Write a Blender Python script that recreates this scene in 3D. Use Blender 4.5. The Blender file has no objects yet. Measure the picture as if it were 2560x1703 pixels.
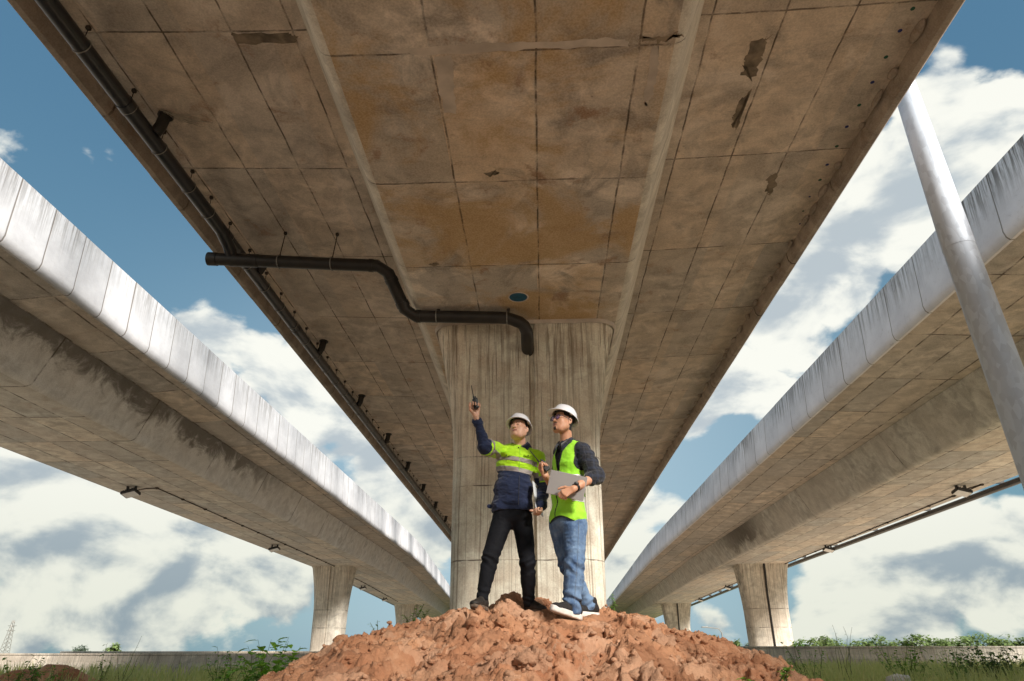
import bpy, bmesh, math, random
import numpy as np
from mathutils import Vector, Matrix
PI = math.pi
random.seed(7); RNG = np.random.RandomState(11)
C = bpy.context.scene.collection
SC = bpy.context.scene

# ------------------------------------------------------------------ camera, sky, sun, exposure
CAMZ = 0.6
IW, IH, FPX = 2560., 1703., 1667.
PITCH = math.radians(25.314); YAW = math.radians(2.484)
cam = bpy.data.cameras.new('camera'); camo = bpy.data.objects.new('camera', cam); C.objects.link(camo)
cam.sensor_width = 36; cam.lens = FPX/IW*36; cam.clip_start = .05; cam.clip_end = 3000
camo.location = (0, 0, CAMZ); camo.rotation_euler = (PI/2+PITCH, 0, YAW)
SC.camera = camo
SC.render.resolution_x = 1024; SC.render.resolution_y = 681
SC.view_settings.view_transform = 'Standard'; SC.view_settings.look = 'None'
SC.view_settings.gamma = 1; SC.view_settings.exposure = 1.42
SUN = Vector((.50, -.68, .54)).normalized()
sl = bpy.data.lights.new('sun', 'SUN'); so = bpy.data.objects.new('sun', sl); C.objects.link(so)
sl.energy = 3.1; sl.angle = math.radians(14); sl.color = (1, .93, .84)
so.rotation_euler = SUN.to_track_quat('Z', 'Y').to_euler(); so.location = (0, 0, 60)

def ray(x, y):
    a = ((x-IW/2), FPX, -(y-IH/2)); c, s = math.cos(PITCH), math.sin(PITCH)
    b = (a[0], a[1]*c-a[2]*s, a[1]*s+a[2]*c); c, s = math.cos(YAW), math.sin(YAW)
    return Vector((b[0]*c-b[1]*s, b[0]*s+b[1]*c, b[2]))
def at(x, y, Y):            # a point of the place, Y metres ahead of the camera
    r = ray(x, y); r = r*(Y/r[1]); return Vector((r[0], r[1], r[2]+CAMZ))
def atz(x, y, z):
    r = ray(x, y); r = r*((z-CAMZ)/r[2]); return Vector((r[0], r[1], z))

# ---- node helper
class NT:
    def __init__(s, tree): s.t = tree; s.n = tree.nodes; s.l = tree.links
    def put(s, sock, v):
        if v is None: return
        if isinstance(v, bpy.types.NodeSocket): s.l.new(v, sock)
        elif isinstance(v, (tuple, list)):
            v = tuple(v)
            if len(sock.default_value) == 4 and len(v) == 3: v = v+(1,)
            sock.default_value = v
        else: sock.default_value = v
    def node(s, ty, **kw):
        n = s.n.new(ty)
        for k, v in kw.items(): setattr(n, k, v)
        return n
    def math(s, op, a, b=None, c=None, clamp=False):
        n = s.node('ShaderNodeMath', operation=op, use_clamp=clamp); s.put(n.inputs[0], a); s.put(n.inputs[1], b); s.put(n.inputs[2], c); return n.outputs[0]
    def vm(s, op, a, b=None, out=0, scale=None):
        n = s.node('ShaderNodeVectorMath', operation=op); s.put(n.inputs[0], a); s.put(n.inputs[1], b)
        if scale is not None: s.put(n.inputs['Scale'], scale)
        return n.outputs[out]
    def noise(s, vec, scale=1, detail=4, rough=.55, dist=0, out=0):
        n = s.node('ShaderNodeTexNoise'); s.put(n.inputs['Vector'], vec); s.put(n.inputs['Scale'], scale); s.put(n.inputs['Detail'], detail)
        s.put(n.inputs['Roughness'], rough); s.put(n.inputs['Distortion'], dist); return n.outputs[out]
    def ramp(s, v, a, b, lo=0., hi=1., smooth=True):
        n = s.node('ShaderNodeMapRange', interpolation_type='SMOOTHSTEP' if smooth else 'LINEAR')
        s.put(n.inputs[0], v); s.put(n.inputs[1], a); s.put(n.inputs[2], b); s.put(n.inputs[3], lo); s.put(n.inputs[4], hi); return n.outputs[0]
    def mix(s, f, a, b, blend='MIX'):
        n = s.node('ShaderNodeMix', data_type='RGBA', blend_type=blend); s.put(n.inputs[0], f); s.put(n.inputs[6], a); s.put(n.inputs[7], b); return n.outputs[2]
    def sep(s, v):
        n = s.node('ShaderNodeSeparateXYZ'); s.put(n.inputs[0], v); return n.outputs
    def comb(s, x, y, z):
        n = s.node('ShaderNodeCombineXYZ'); s.put(n.inputs[0], x); s.put(n.inputs[1], y); s.put(n.inputs[2], z); return n.outputs[0]

# ---- the sky: physical sky with cumulus banks mixed into it by direction
w = bpy.data.worlds.new('World'); SC.world = w; w.use_nodes = True
T = NT(w.node_tree); bg = T.n['Background']
sky = T.node('ShaderNodeTexSky', sky_type='NISHITA', sun_disc=False)
sky.sun_elevation = math.asin(SUN.z); sky.sun_rotation = math.atan2(SUN.x, SUN.y)
sky.air_density = 1.3; sky.dust_density = 1.5; sky.ozone_density = 1.6
dirv = T.vm('NORMALIZE', T.node('ShaderNodeTexCoord').outputs['Generated'])
dz = T.sep(dirv)
k_ = IW/2357.
def dpx(x, y): r = ray(x*k_, y*k_); return tuple(r.normalized())
# (display x, display y, radius, weight)
BL = [(480,800,.10,1.),(590,815,.07,.9),(700,900,.13,1.),(850,960,.12,.9),(930,1120,.14,.9),(1010,1260,.12,.7),
      (60,1190,.12,1.),(230,1185,.12,1.),(420,1240,.14,1.),(600,1330,.12,.8),(120,1350,.14,.7),(300,1390,.13,.8),(20,1430,.08,.9),(640,1400,.07,.6),(500,1340,.12,.7),
      (2160,220,.07,1.),(2230,290,.08,1.),(2110,400,.11,1.),(2270,300,.06,1.),(1980,540,.08,1.),(2080,560,.07,.8),(1900,640,.11,1.),(1800,740,.11,1.),(1700,870,.09,1.),(1600,960,.07,.7),
      (1480,1180,.10,.8),(1430,1300,.12,.7),(1950,1290,.13,.75),(2120,1240,.11,.9),(2250,1300,.10,.9),(2050,1330,.12,.8),(1860,1390,.08,.6),(1640,1440,.06,.7),(2340,1210,.05,.7),
      (290,350,.035,.52),(225,345,.03,.42),(265,425,.03,.42),(145,150,.04,.36),(95,90,.04,.34),(25,370,.05,.34),(20,1060,.06,.5),(2350,620,.12,.7)]
def field(vec):
    acc = None
    for x, y, r, wt in BL:
        d = T.vm('DISTANCE', vec, dpx(x, y), out=1)
        g = T.ramp(d, 0, r*1.32, wt, 0.)
        acc = g if acc is None else T.math('MAXIMUM', acc, g)
    return acc
flat = T.vm('MULTIPLY', dirv, (1, 1, 1.7))
wv = T.vm('ADD', dirv, T.vm('SCALE', T.vm('SUBTRACT', T.noise(flat, 6, 3, out=1), (.5, .5, .5)), scale=.10))
n1 = T.noise(flat, 5.6, 10, .54, .25)
n0 = T.noise(T.vm('ADD', flat, (3.1, 1.7, 4.4)), 2.2, 4, .5)
fld = field(wv)
ahead = T.ramp(dz[1], .25, .0)                      # elsewhere in the sky, clouds by noise alone
dens = T.math('ADD', T.math('MULTIPLY', fld, 1.0), T.math('MULTIPLY', T.math('SUBTRACT', n1, .5), 2.0))
dens = T.math('ADD', dens, T.math('MULTIPLY', ahead, T.math('MULTIPLY', T.math('SUBTRACT', n0, .42), 3.5)))
cm = T.ramp(dens, .36, .56)
n2 = T.noise(T.vm('ADD', flat, (-.015, 0, .05)), 5.6, 8, .52, .25)
relief = T.math('SUBTRACT', n1, n2)
lit = T.ramp(T.math('ADD', T.math('MULTIPLY', relief, 5.0), T.math('MULTIPLY', T.math('SUBTRACT', 1.05, dens), .70)), -.36, .46)
lowc = T.ramp(dz[2], .30, .02)
cdark = T.mix(lowc, (1.9, 2.15, 2.3), (1.15, 1.42, 1.58))
clit = T.mix(lowc, (3.7, 3.7, 3.4), (3.1, 3.15, 2.75))
ccol = T.mix(lit, cdark, clit)
skyc = T.mix(1.0, sky.outputs[0], (.26, .36, .40), 'MULTIPLY')
grad = T.mix(T.ramp(dz[2], .75, .08), (.36, .86, 1.36), (.66, 1.26, 1.55))
skyc = T.mix(.72, skyc, grad)
veil = T.math('MULTIPLY', T.math('MULTIPLY', T.ramp(dz[2], .62, .30), T.ramp(T.math('ABSOLUTE', T.math('ADD', dz[0], .02)), .66, .0)), .68)
skyc = T.mix(veil, skyc, (1.9, 2.5, 2.9))
T.put(bg.inputs[0], T.mix(T.math('MULTIPLY', cm, .97), skyc, ccol)); bg.inputs[1].default_value = 0.10

# ------------------------------------------------------------------ object helpers
def tag(o, label=None, cat=None, group=None, kind=None):
    if label: o['label'] = label
    if cat: o['category'] = cat
    if group: o['group'] = group
    if kind: o['kind'] = kind
    return o
def empty(name, loc=(0, 0, 0), rz=0):
    o = bpy.data.objects.new(name, None); C.objects.link(o); o.location = loc; o.rotation_euler = (0, 0, rz); o.empty_display_size = .2
    return o
def mobj(name, verts, faces, mat, parent=None, smooth=False, mats=None, fm=None):
    me = bpy.data.meshes.new(name)
    if isinstance(verts, np.ndarray): verts = verts.tolist()
    if isinstance(faces, np.ndarray): faces = faces.tolist()
    me.from_pydata(verts, [], faces)
    for m in (mats or [mat]): me.materials.append(m)
    if fm is not None: me.polygons.foreach_set('material_index', np.asarray(fm, np.int32))
    if smooth: me.polygons.foreach_set('use_smooth', [True]*len(me.polygons))
    me.update()
    o = bpy.data.objects.new(name, me); C.objects.link(o)
    if parent is not None:      # meshes are written in world coordinates; keep them there
        o.parent = parent
        o.matrix_parent_inverse = pm(parent).inverted()
    return o
def pm(o):
    m = Matrix.LocRotScale(o.location, o.rotation_euler, o.scale)
    return m if o.parent is None else pm(o.parent) @ o.matrix_parent_inverse @ m
class MB:
    def __init__(s): s.v = []; s.f = []
    def add(s, v, f):
        n = len(s.v); s.v += [tuple(p) for p in v]; s.f += [tuple(i+n for i in q) for q in f]; return s
    def box(s, c, size, rot=None, bev=0):
        bm = bmesh.new(); bmesh.ops.create_cube(bm, size=1)
        for v in bm.verts: v.co = Vector((v.co.x*size[0], v.co.y*size[1], v.co.z*size[2]))
        if bev: bmesh.ops.bevel(bm, geom=list(bm.edges), offset=bev, segments=2, affect='EDGES', profile=.5)
        M = (rot.to_4x4() if rot is not None else Matrix.Identity(4)); M = Matrix.Translation(Vector(c)) @ M
        bm.verts.index_update()
        s.add([M @ v.co for v in bm.verts], [[v.index for v in f.verts] for f in bm.faces]); bm.free(); return s
    def tube(s, pts, rad, n=10, cap=True):
        pts = [Vector(p) for p in pts]; k = len(pts)
        rr = rad if isinstance(rad, (list, tuple)) else [rad]*k
        V = []; prev = None
        for i, p in enumerate(pts):
            t = (pts[min(i+1, k-1)]-pts[max(i-1, 0)]).normalized()
            a = prev if prev is not None else (Vector((0, 0, 1)) if abs(t.z) < .9 else Vector((1, 0, 0)))
            u = (a - t*a.dot(t)).normalized(); v = t.cross(u); prev = u
            for j in range(n):
                th = 2*PI*j/n; V.append(p + (u*math.cos(th)+v*math.sin(th))*rr[i])
        F = [(i*n+j, i*n+(j+1) % n, (i+1)*n+(j+1) % n, (i+1)*n+j) for i in range(k-1) for j in range(n)]
        if cap: F += [tuple(range(n-1, -1, -1)), tuple(range((k-1)*n, k*n))]
        return s.add(V, F)
    def build(s, name, mat, parent=None, smooth=False):
        o = mobj(name, s.v, s.f, mat, parent, False)
        if smooth: smooth_angle(o, 48)
        return o
def smooth_angle(o, deg=35):
    me = o.data; me.polygons.foreach_set('use_smooth', [True]*len(me.polygons))
    try: me.set_sharp_from_angle(angle=math.radians(deg))
    except Exception: pass
    return o
def vhash(ix, iy, iz, seed=0):
    h = (ix.astype(np.int64)*73856093) ^ (iy.astype(np.int64)*19349663) ^ (iz.astype(np.int64)*83492791) ^ (seed*2654435761 & 0xffffffff)
    h = (h ^ (h >> 13))*1274126177 & 0xffffffff; h = (h ^ (h >> 16))*2246822519 & 0xffffffff; h = h ^ (h >> 15)
    return (h & 0xffffff)/float(0xffffff)
def vnoise(p, seed=0):       # p (N,3) -> [-1,1]
    i = np.floor(p).astype(np.int64); f = p-i; f = f*f*(3-2*f); r = 0
    for dx in (0, 1):
        for dy in (0, 1):
            for dz_ in (0, 1):
                wgt = (f[:, 0] if dx else 1-f[:, 0])*(f[:, 1] if dy else 1-f[:, 1])*(f[:, 2] if dz_ else 1-f[:, 2])
                r = r + wgt*vhash(i[:, 0]+dx, i[:, 1]+dy, i[:, 2]+dz_, seed)
    return r*2-1
def fbm(p, oct=4, seed=0, gain=.5):
    r = 0; a = 1; q = p
    for k in range(oct): r = r + a*vnoise(q, seed+k*17); a *= gain; q = q*2.03+7.1
    return r

# ------------------------------------------------------------------ materials
def mat(name):
    m = bpy.data.materials.new(name); m.use_nodes = True; t = NT(m.node_tree); return m, t, t.n['Principled BSDF']
def plain(name, col, rough=.6, metal=0, var=.15, scale=8, bump=.0, spec=.5, bscale=None):
    m, t, b = mat(name); co = t.node('ShaderNodeTexCoord').outputs['Object']
    n = t.noise(co, scale, 5)
    d = tuple(c*(1-var) for c in col); l = tuple(min(1, c*(1+var)) for c in col)
    t.put(b.inputs['Base Color'], t.mix(t.ramp(n, .3, .7), d, l)); b.inputs['Roughness'].default_value = rough; b.inputs['Metallic'].default_value = metal
    b.inputs['Specular IOR Level'].default_value = spec
    if bump:
        bn = t.node('ShaderNodeBump'); bn.inputs['Strength'].default_value = bump; bn.inputs['Distance'].default_value = .02
        t.put(bn.inputs['Height'], t.noise(co, bscale or scale*4, 5)); t.put(b.inputs['Normal'], bn.outputs[0])
    return m
def gridlines(t, x, lines, wob, width):
    acc = None
    for X in lines:
        d = t.math('ABSOLUTE', t.math('ADD', t.math('SUBTRACT', x, X), wob)); g = t.ramp(d, width*.35, width, 1, 0)
        acc = g if acc is None else t.math('MAXIMUM', acc, g)
    return acc
def concrete(name, base, warm, dark, rust=.5, pale=.4, xs=(), px=None, py=None, y0=0, lw=.018, streak=0., topz=None, dirt=.5, scale=1., bands=None, fleck=1., yellow=0., webstain=None):
    """weathered cast concrete: formwork joints along x (xs or period px) and y (period py), rust, pale mortar, dark damp stains, run-off streaks"""
    m, t, b = mat(name); co = t.node('ShaderNodeTexCoord').outputs['Object']; X, Y, Z = t.sep(co)[0:3]
    a = t.noise(co, .45*scale, 5, .6); c1 = t.noise(co, 2.3*scale, 9, .62, .6); c2 = t.noise(t.vm('ADD', co, (9, 4, 2)), 1.1*scale, 8, .6, 1.0)
    c3 = t.noise(t.vm('ADD', co, (-5, 14, 3)), .8*scale, 9, .65, .8); fine = t.noise(co, 38, 5, .7)
    grain = t.noise(t.vm('MULTIPLY', co, (3.0, 22, 9)), 1.0, 5, .65)
    col = t.mix(t.ramp(c1, .28, .72), tuple(v*.55 for v in base), tuple(min(.88, v*1.38) for v in base))
    col = t.mix(t.math('MULTIPLY', t.ramp(a, .35, .65), .65), col, warm)
    if px or xs:
        cx = t.math('FLOOR', t.math('DIVIDE', X, px or 1.14)); cy = t.math('FLOOR', t.math('DIVIDE', t.math('SUBTRACT', Y, y0), py or 2.3))
        wn = t.node('ShaderNodeTexWhiteNoise', noise_dimensions='2D'); t.put(wn.inputs['Vector'], t.comb(cx, cy, 0))
        col = t.mix(1., col, t.mix(wn.outputs[0], (.76, .80, .84), (1.16, 1.10, 1.02)), 'MULTIPLY')
        col = t.mix(t.math('MULTIPLY', t.ramp(t.sep(wn.outputs[1])[1], .55, 1.), .35), col, tuple(sum(base)/3*.82 for v in base))
    col = t.mix(t.math('MULTIPLY', t.ramp(grain, .5, .8), .35), col, tuple(v*.55 for v in base))
    col = t.mix(t.math('MULTIPLY', t.ramp(c3, .53, .66), pale), col, tuple(min(1, v*1.45+.03) for v in base))
    col = t.mix(t.math('MULTIPLY', t.ramp(c2, .50, .68), dirt), col, dark)
    if yellow: col = t.mix(t.math('MULTIPLY', t.ramp(t.noise(t.vm('ADD', co, (31, 2, 8)), .7, 8, .62, .6), .44, .62), yellow), col, (.47, .27, .075))
    r1 = t.noise(t.vm('ADD', co, (2, 7, 11)), 1.7*scale, 10, .68, .4)
    col = t.mix(t.math('MULTIPLY', t.ramp(r1, .56, .70), rust), col, (.26, .115, .04))
    col = t.mix(t.math('MULTIPLY', t.ramp(t.noise(t.vm('MULTIPLY', co, (1, 1.6, 1)), 9, 6, .7), .67, .75), .7*fleck), col, (.06, .035, .02))
    col = t.mix(.25, col, t.mix(t.ramp(fine, .3, .7), tuple(v*.5 for v in base), tuple(min(1, v*1.6) for v in base)))
    wob = t.math('MULTIPLY', t.math('SUBTRACT', t.noise(co, 1.6, 6, .6), .5), .05)
    brk = t.ramp(t.noise(co, 2.1, 6, .7), .38, .60, .08, 1.)
    J = None
    if xs: J = gridlines(t, X, xs, wob, lw)
    if px and not xs:
        fr = t.math('ABSOLUTE', t.math('SUBTRACT', t.math('FRACT', t.math('ADD', t.math('DIVIDE', t.math('ADD', X, wob), px), .5)), .5)); J = t.ramp(fr, lw*.35/px, lw/px, 1, 0)
    if py:
        fr = t.math('ABSOLUTE', t.math('SUBTRACT', t.math('FRACT', t.math('ADD', t.math('DIVIDE', t.math('ADD', t.math('SUBTRACT', Y, y0), wob), py), .5)), .5))
        g = t.ramp(fr, lw*.35/py, lw/py, 1, 0); J = g if J is None else t.math('MAXIMUM', J, g)
    if bands:
        g = gridlines(t, Z, bands, wob, lw); J = g if J is None else t.math('MAXIMUM', J, g)
    h = t.math('MULTIPLY', fine, .25)
    h = t.math('ADD', h, t.math('MULTIPLY', c1, .8))
    if J is not None:
        halo = None
        col = t.mix(t.math('MULTIPLY', t.math('MULTIPLY', J, brk), .82), col, (.045, .028, .018))
        h = t.math('SUBTRACT', h, t.math('MULTIPLY', J, .6))
    if streak:
        wco = t.vm('ADD', co, t.vm('SCALE', t.vm('SUBTRACT', t.noise(co, 1.5, 3, out=1), (.5, .5, .5)), scale=.05))
        s1 = t.noise(t.vm('MULTIPLY', wco, (14, 2.5, .12)), 1.0, 5, .68); s2 = t.noise(t.vm('MULTIPLY', wco, (36, 4, .16)), 1.0, 2, .6)
        fade = t.ramp(Z, topz[0], topz[1], .45, 1.)
        k = t.math('MULTIPLY', t.math('MULTIPLY', t.ramp(s1, .46, .66), streak), fade)
        col = t.mix(k, col, tuple(v*.55 for v in dark))
        k2 = t.math('MULTIPLY', t.math('MULTIPLY', t.ramp(s2, .57, .66), streak), t.ramp(Z, topz[0], topz[1], .75, 1.))
        col = t.mix(k2, col, tuple(v*.42 for v in dark))
        k3 = t.math('MULTIPLY', t.math('MULTIPLY', t.ramp(t.noise(t.vm('MULTIPLY', t.vm('ADD', co, (5, 5, 5)), (18, 3, .15)), 1., 3), .58, .70), streak*.6), fade)
        col = t.mix(k3, col, tuple(min(1, v*1.5) for v in base))
    if webstain:       # dark mould creeping down from a top edge, along part of the length
        zt, y1, y2 = webstain
        q = t.math('ADD', t.math('SUBTRACT', zt, Z), t.math('MULTIPLY', t.math('SUBTRACT', t.noise(co, .9, 7, .7, .8), .5), -2.6))
        k = t.math('MULTIPLY', t.ramp(q, .75, .15, 0, 1), t.math('MULTIPLY', t.ramp(Y, y1, y1+5), t.ramp(Y, y2, y2-8)))
        col = t.mix(t.math('MULTIPLY', k, .80), col, (.10, .085, .07))
    t.put(b.inputs['Base Color'], col); b.inputs['Roughness'].default_value = .88; b.inputs['Specular IOR Level'].default_value = .25
    bn = t.node('ShaderNodeBump'); bn.inputs['Strength'].default_value = .55; bn.inputs['Distance'].default_value = .02
    t.put(bn.inputs['Height'], h); t.put(b.inputs['Normal'], bn.outputs[0])
    return m

M = {}
M['soffit_c'] = concrete('soffit_concrete', (.64, .55, .47), (.62, .47, .32), (.20, .17, .145), rust=.9, pale=.75, xs=(-1.12, .03, 1.16), py=2.22, y0=.80, dirt=.85, yellow=.85)
M['wing_c'] = concrete('wing_concrete', (.60, .52, .45), (.56, .45, .35), (.20, .17, .145), rust=.6, pale=.55, xs=(-5.75, -4.85, -3.92, -3.1, 2.28, 3.2, 4.1), py=2.71, y0=.54, dirt=.5)
M['web_c'] = concrete('web_concrete', (.66, .59, .51), (.64, .56, .47), (.36, .31, .26), rust=.1, pale=.2, py=2.22, y0=.8, lw=.010, dirt=.25, fleck=.3)
M['par_c'] = concrete('edge_concrete', (.42, .36, .31), (.39, .32, .26), (.18, .15, .13), rust=.4, pale=.3, py=2.3, y0=.3, lw=.03, dirt=.4)
M['wing_s'] = concrete('side_wing_concrete', (.60, .55, .50), (.56, .49, .42), (.28, .25, .22), rust=.25, pale=.3, px=1.0, py=2.95, y0=1, lw=.035, dirt=.4)
M['soffit_s'] = concrete('side_soffit_concrete', (.70, .65, .60), (.66, .58, .51), (.32, .28, .25), rust=.4, pale=.3, px=.95, py=2.3, y0=1, lw=.035, dirt=.4)
M['web_l'] = concrete('left_web_concrete', (.76, .74, .72), (.72, .68, .64), (.38, .36, .34), rust=.1, pale=.3, py=4.6, y0=1, lw=.035, dirt=.3, webstain=(7.95, 8, 33))
M['web_r'] = concrete('right_web_concrete', (.66, .63, .59), (.62, .57, .51), (.32, .30, .27), rust=.1, pale=.2, py=9, y0=6, lw=.03, dirt=.3, webstain=(7.5, 38, 52))

def parapet_mat(name, py, y0, top, dk, light):
    m, t, b = mat(name); co = t.node('ShaderNodeTexCoord').outputs['Object']; X, Y, Z = t.sep(co)[0:3]
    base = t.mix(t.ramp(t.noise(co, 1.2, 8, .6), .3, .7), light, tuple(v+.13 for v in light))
    wn = t.node('ShaderNodeTexWhiteNoise', noise_dimensions='1D'); t.put(wn.inputs['W'], t.math('FLOOR', t.math('DIVIDE', t.math('SUBTRACT', Y, y0), py)))
    base = t.mix(1., base, t.mix(wn.outputs[0], (.90, .90, .90), (1.04, 1.04, 1.04)), 'MULTIPLY')
    base = t.mix(t.math('MULTIPLY', t.ramp(t.noise(co, 7, 8, .7), .55, .75), .5), base, (.42, .41, .40))
    s = t.noise(t.vm('MULTIPLY', co, (1, 7, .45)), 1.2, 7, .7); s2 = t.noise(t.vm('MULTIPLY', co, (1, 22, .6)), 1., 5, .7)
    long_ = t.noise(t.vm('MULTIPLY', co, (0, .16, 0)), 1., 2)
    f = t.math('MULTIPLY', t.ramp(Z, top-1.1, top, 0, 1), t.ramp(long_, .35, .62, .25, 1.))
    base = t.mix(t.math('MULTIPLY', t.math('MULTIPLY', t.ramp(s, .44, .60), f), dk), base, (.16, .15, .14))
    base = t.mix(t.math('MULTIPLY', t.math('MULTIPLY', t.ramp(s2, .52, .64), f), dk*.8), base, (.10, .09, .085))
    base = t.mix(t.math('MULTIPLY', t.math('MULTIPLY', t.ramp(s2, .60, .70), dk), .15), base, (.35, .33, .31))
    fr = t.math('ABSOLUTE', t.math('SUBTRACT', t.math('FRACT', t.math('ADD', t.math('DIVIDE', t.math('SUBTRACT', Y, y0), py), .5)), .5))
    J = t.ramp(fr, .008/py, .022/py, 1, 0)
    base = t.mix(t.math('MULTIPLY', J, .75), base, (.12, .095, .07))
    t.put(b.inputs['Base Color'], base); b.inputs['Roughness'].default_value = .92; b.inputs['Specular IOR Level'].default_value = .12
    bn = t.node('ShaderNodeBump'); bn.inputs['Strength'].default_value = .4; bn.inputs['Distance'].default_value = .015
    t.put(bn.inputs['Height'], t.math('SUBTRACT', t.math('MULTIPLY', t.noise(co, 9, 7), .8), J)); t.put(b.inputs['Normal'], bn.outputs[0]); return m
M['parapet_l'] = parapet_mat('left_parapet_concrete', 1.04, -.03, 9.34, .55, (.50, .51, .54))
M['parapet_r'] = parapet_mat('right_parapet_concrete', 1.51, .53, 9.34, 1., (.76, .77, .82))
M['pier'] = concrete('pier_concrete', (.80, .68, .55), (.83, .66, .49), (.36, .26, .17), rust=.18, pale=.35, bands=(2.1, 3.4, 3.94, .85), lw=.016, streak=.70, topz=(3.6, 6.4), dirt=.35, fleck=.35)
M['pier_s'] = concrete('side_pier_concrete', (.66, .60, .52), (.64, .54, .44), (.32, .27, .21), rust=.08, pale=.3, bands=(2.4, 3.6), lw=.03, streak=.6, topz=(2.5, 6.4), dirt=.4, fleck=.3)
M['pipe'] = plain('black_pvc', (.012, .013, .018), .32, var=.3, scale=3, spec=.6)
M['pipe_d'] = plain('dusty_black_pvc', (.018, .015, .013), .45, var=.3, scale=5)
M['steel'] = plain('dull_steel', (.30, .29, .27), .5, .6, var=.2, scale=30)
M['rod'] = plain('rusty_rod', (.06, .045, .035), .7, .3, var=.3, scale=20)
M['black'] = plain('black_housing', (.015, .015, .016), .5, var=.3)
M['hole'] = plain('blue_tube_lining', (.01, .09, .16), .5, var=.2)
M['dpatch'] = plain('damp_mortar', (.20, .155, .11), .8, var=.5, scale=4, bump=.4)
M['ppatch'] = plain('pale_mortar', (.56, .48, .41), .9, var=.18, scale=3, bump=.4)
M['thread'] = plain('pale_thread', (.45, .40, .33), .8, var=.2)

# ------------------------------------------------------------------ viaducts (box girder decks)
Z0 = CAMZ
def haunch(Y):                # the girder is deepest over the piers (Y 12, 52, 92 ...)
    return 0.
def sweep(name, prof, Ys, material, parent, smooth=None):
    V = []; F = []; n = None
    for Y in Ys:
        p = prof(Y); n = len(p); V += [(x, Y, z) for x, z in p]
    for i in range(len(Ys)-1):
        for j in range(n):
            F.append((i*n+j, i*n+(j+1) % n, (i+1)*n+(j+1) % n, (i+1)*n+j))
    F += [tuple(range(n)), tuple(range(len(Ys)*n-1, (len(Ys)-1)*n-1, -1))]
    o = mobj(name, V, F, material, parent)
    bm = bmesh.new(); bm.from_mesh(o.data); bmesh.ops.recalc_face_normals(bm, faces=bm.faces); bm.to_mesh(o.data); bm.free()
    if smooth: smooth_angle(o, smooth)
    return o
def bend(k, Y):
    q = max(0, Y-52); L = 12.; return k*(q*q/(2*L) if q < L else q-L/2)
def arc(cx, cz, r, a0, a1, n=6): return [(cx+r*math.cos(math.radians(a0+(a1-a0)*i/n)), cz+r*math.sin(math.radians(a0+(a1-a0)*i/n))) for i in range(n+1)]
def viaduct(label, sgn, cx, halfbox, rootL, rootR, edgeL, edgeR, mats, Y0, Y1, curve, par_step, par_y0, soft=.16):
    root = empty('viaduct', (cx, 12, 0)); tag(root, label, 'viaduct', 'parallel elevated road decks')
    Ys = [Y0+2*i for i in range(int((Y1-Y0)/2)+1)]
    def cv(Y): return bend(curve, Y)
    zr = Z0+7.30
    def box(Y):
        z = Z0+6.0+haunch(Y); c = cx+cv(Y); h = halfbox + haunch(Y)*.35
        g = 0
        rl = rootL+cv(Y)+(g if sgn < 0 else -g*0); rr = rootR+cv(Y)-(g if sgn > 0 else 0)
        ex = c-h-soft; e1 = (ex+(rl-ex)*.09, z+(zr-z)*.09+.03); e2 = (c+h+soft, 0); e2 = (e2[0]+(rr-e2[0])*.09, e1[1])
        bz = lambda A, B, Cp, t_: (A[0]*(1-t_)**2+2*B[0]*t_*(1-t_)+Cp[0]*t_*t_, A[1]*(1-t_)**2+2*B[1]*t_*(1-t_)+Cp[1]*t_*t_)
        wl = [(rl, zr+.1), (rl, zr-.02)]+[bz(e1, (ex, z), (c-h+.04, z), q/4) for q in range(5)]
        wr = [bz((c+h-.04, z), (c+h+soft, z), e2, q/4) for q in range(5)]+[(rr, zr-.02), (rr, zr+.1)]
        if sgn > 0: wl[0] = (rootL+cv(Y)-g, zr+.1); wl[1] = (rootL+cv(Y)-g, zr-.02)
        if sgn < 0: wr[-2] = (rootR+cv(Y)+g, zr-.02); wr[-1] = (rootR+cv(Y)+g, zr+.1)
        return wl+wr
    o = sweep('box_girder', box, Ys, mats[0], root, 24)
    o.data.materials.append(mats[1])                     # webs
    for p in o.data.polygons:
        if abs(p.normal.z) < .985 and abs(p.normal.y) < .5: p.material_index = 1
    def slab(Y):
        d = cv(Y); return [(edgeL+d+.12, Z0+7.45), (rootL+d-.25, Z0+7.32), (rootR+d+.25, Z0+7.32), (edgeR+d-.12, Z0+7.45), (edgeR+d-.12, Z0+7.75), (edgeL+d+.12, Z0+7.75)]
    sweep('deck_slab', slab, Ys, mats[2], root)
    for e, s, m in ((edgeL, -1, mats[3]), (edgeR, 1, mats[4])):
        Yp = []; y = par_y0+par_step*math.floor((Y0-par_y0)/par_step)
        while y < Y1:
            Yp += [y, min(y+par_step-.012, Y1)]; y += par_step
        off = {}
        for i in range(0, len(Yp), 2): j = RNG.uniform(-.006, .006); off[Yp[i]] = j; off[Yp[i+1]] = j
        def par(Y):
            d = cv(Y)+off.get(Y, 0)*s; x = e+d            # outer face leans slightly in; rounded lower lip
            pts = [(x-s*.09, Z0+8.74), (x-s*.02, Z0+7.55), (x-s*.005, Z0+7.37), (x-s*.03, Z0+7.25), (x-s*.09, Z0+7.19), (x-s*.17, Z0+7.20), (x-s*.22, Z0+7.27), (x-s*.23, Z0+7.37), (x-s*.23, Z0+7.87), (x-s*.29, Z0+8.74)]
            return pts
        sweep('parapet', par, Yp, m, root, 40)
    return root
vc = viaduct('weathered brown viaduct deck passing directly overhead, above the big central pier', 0, -.35, 1.84, -2.9, 2.12, -6.45, 5.33,
             (M['soffit_c'], M['web_c'], M['wing_c'], M['par_c'], M['par_c']), -46, 170, 0, 2.1, .2)
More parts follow.
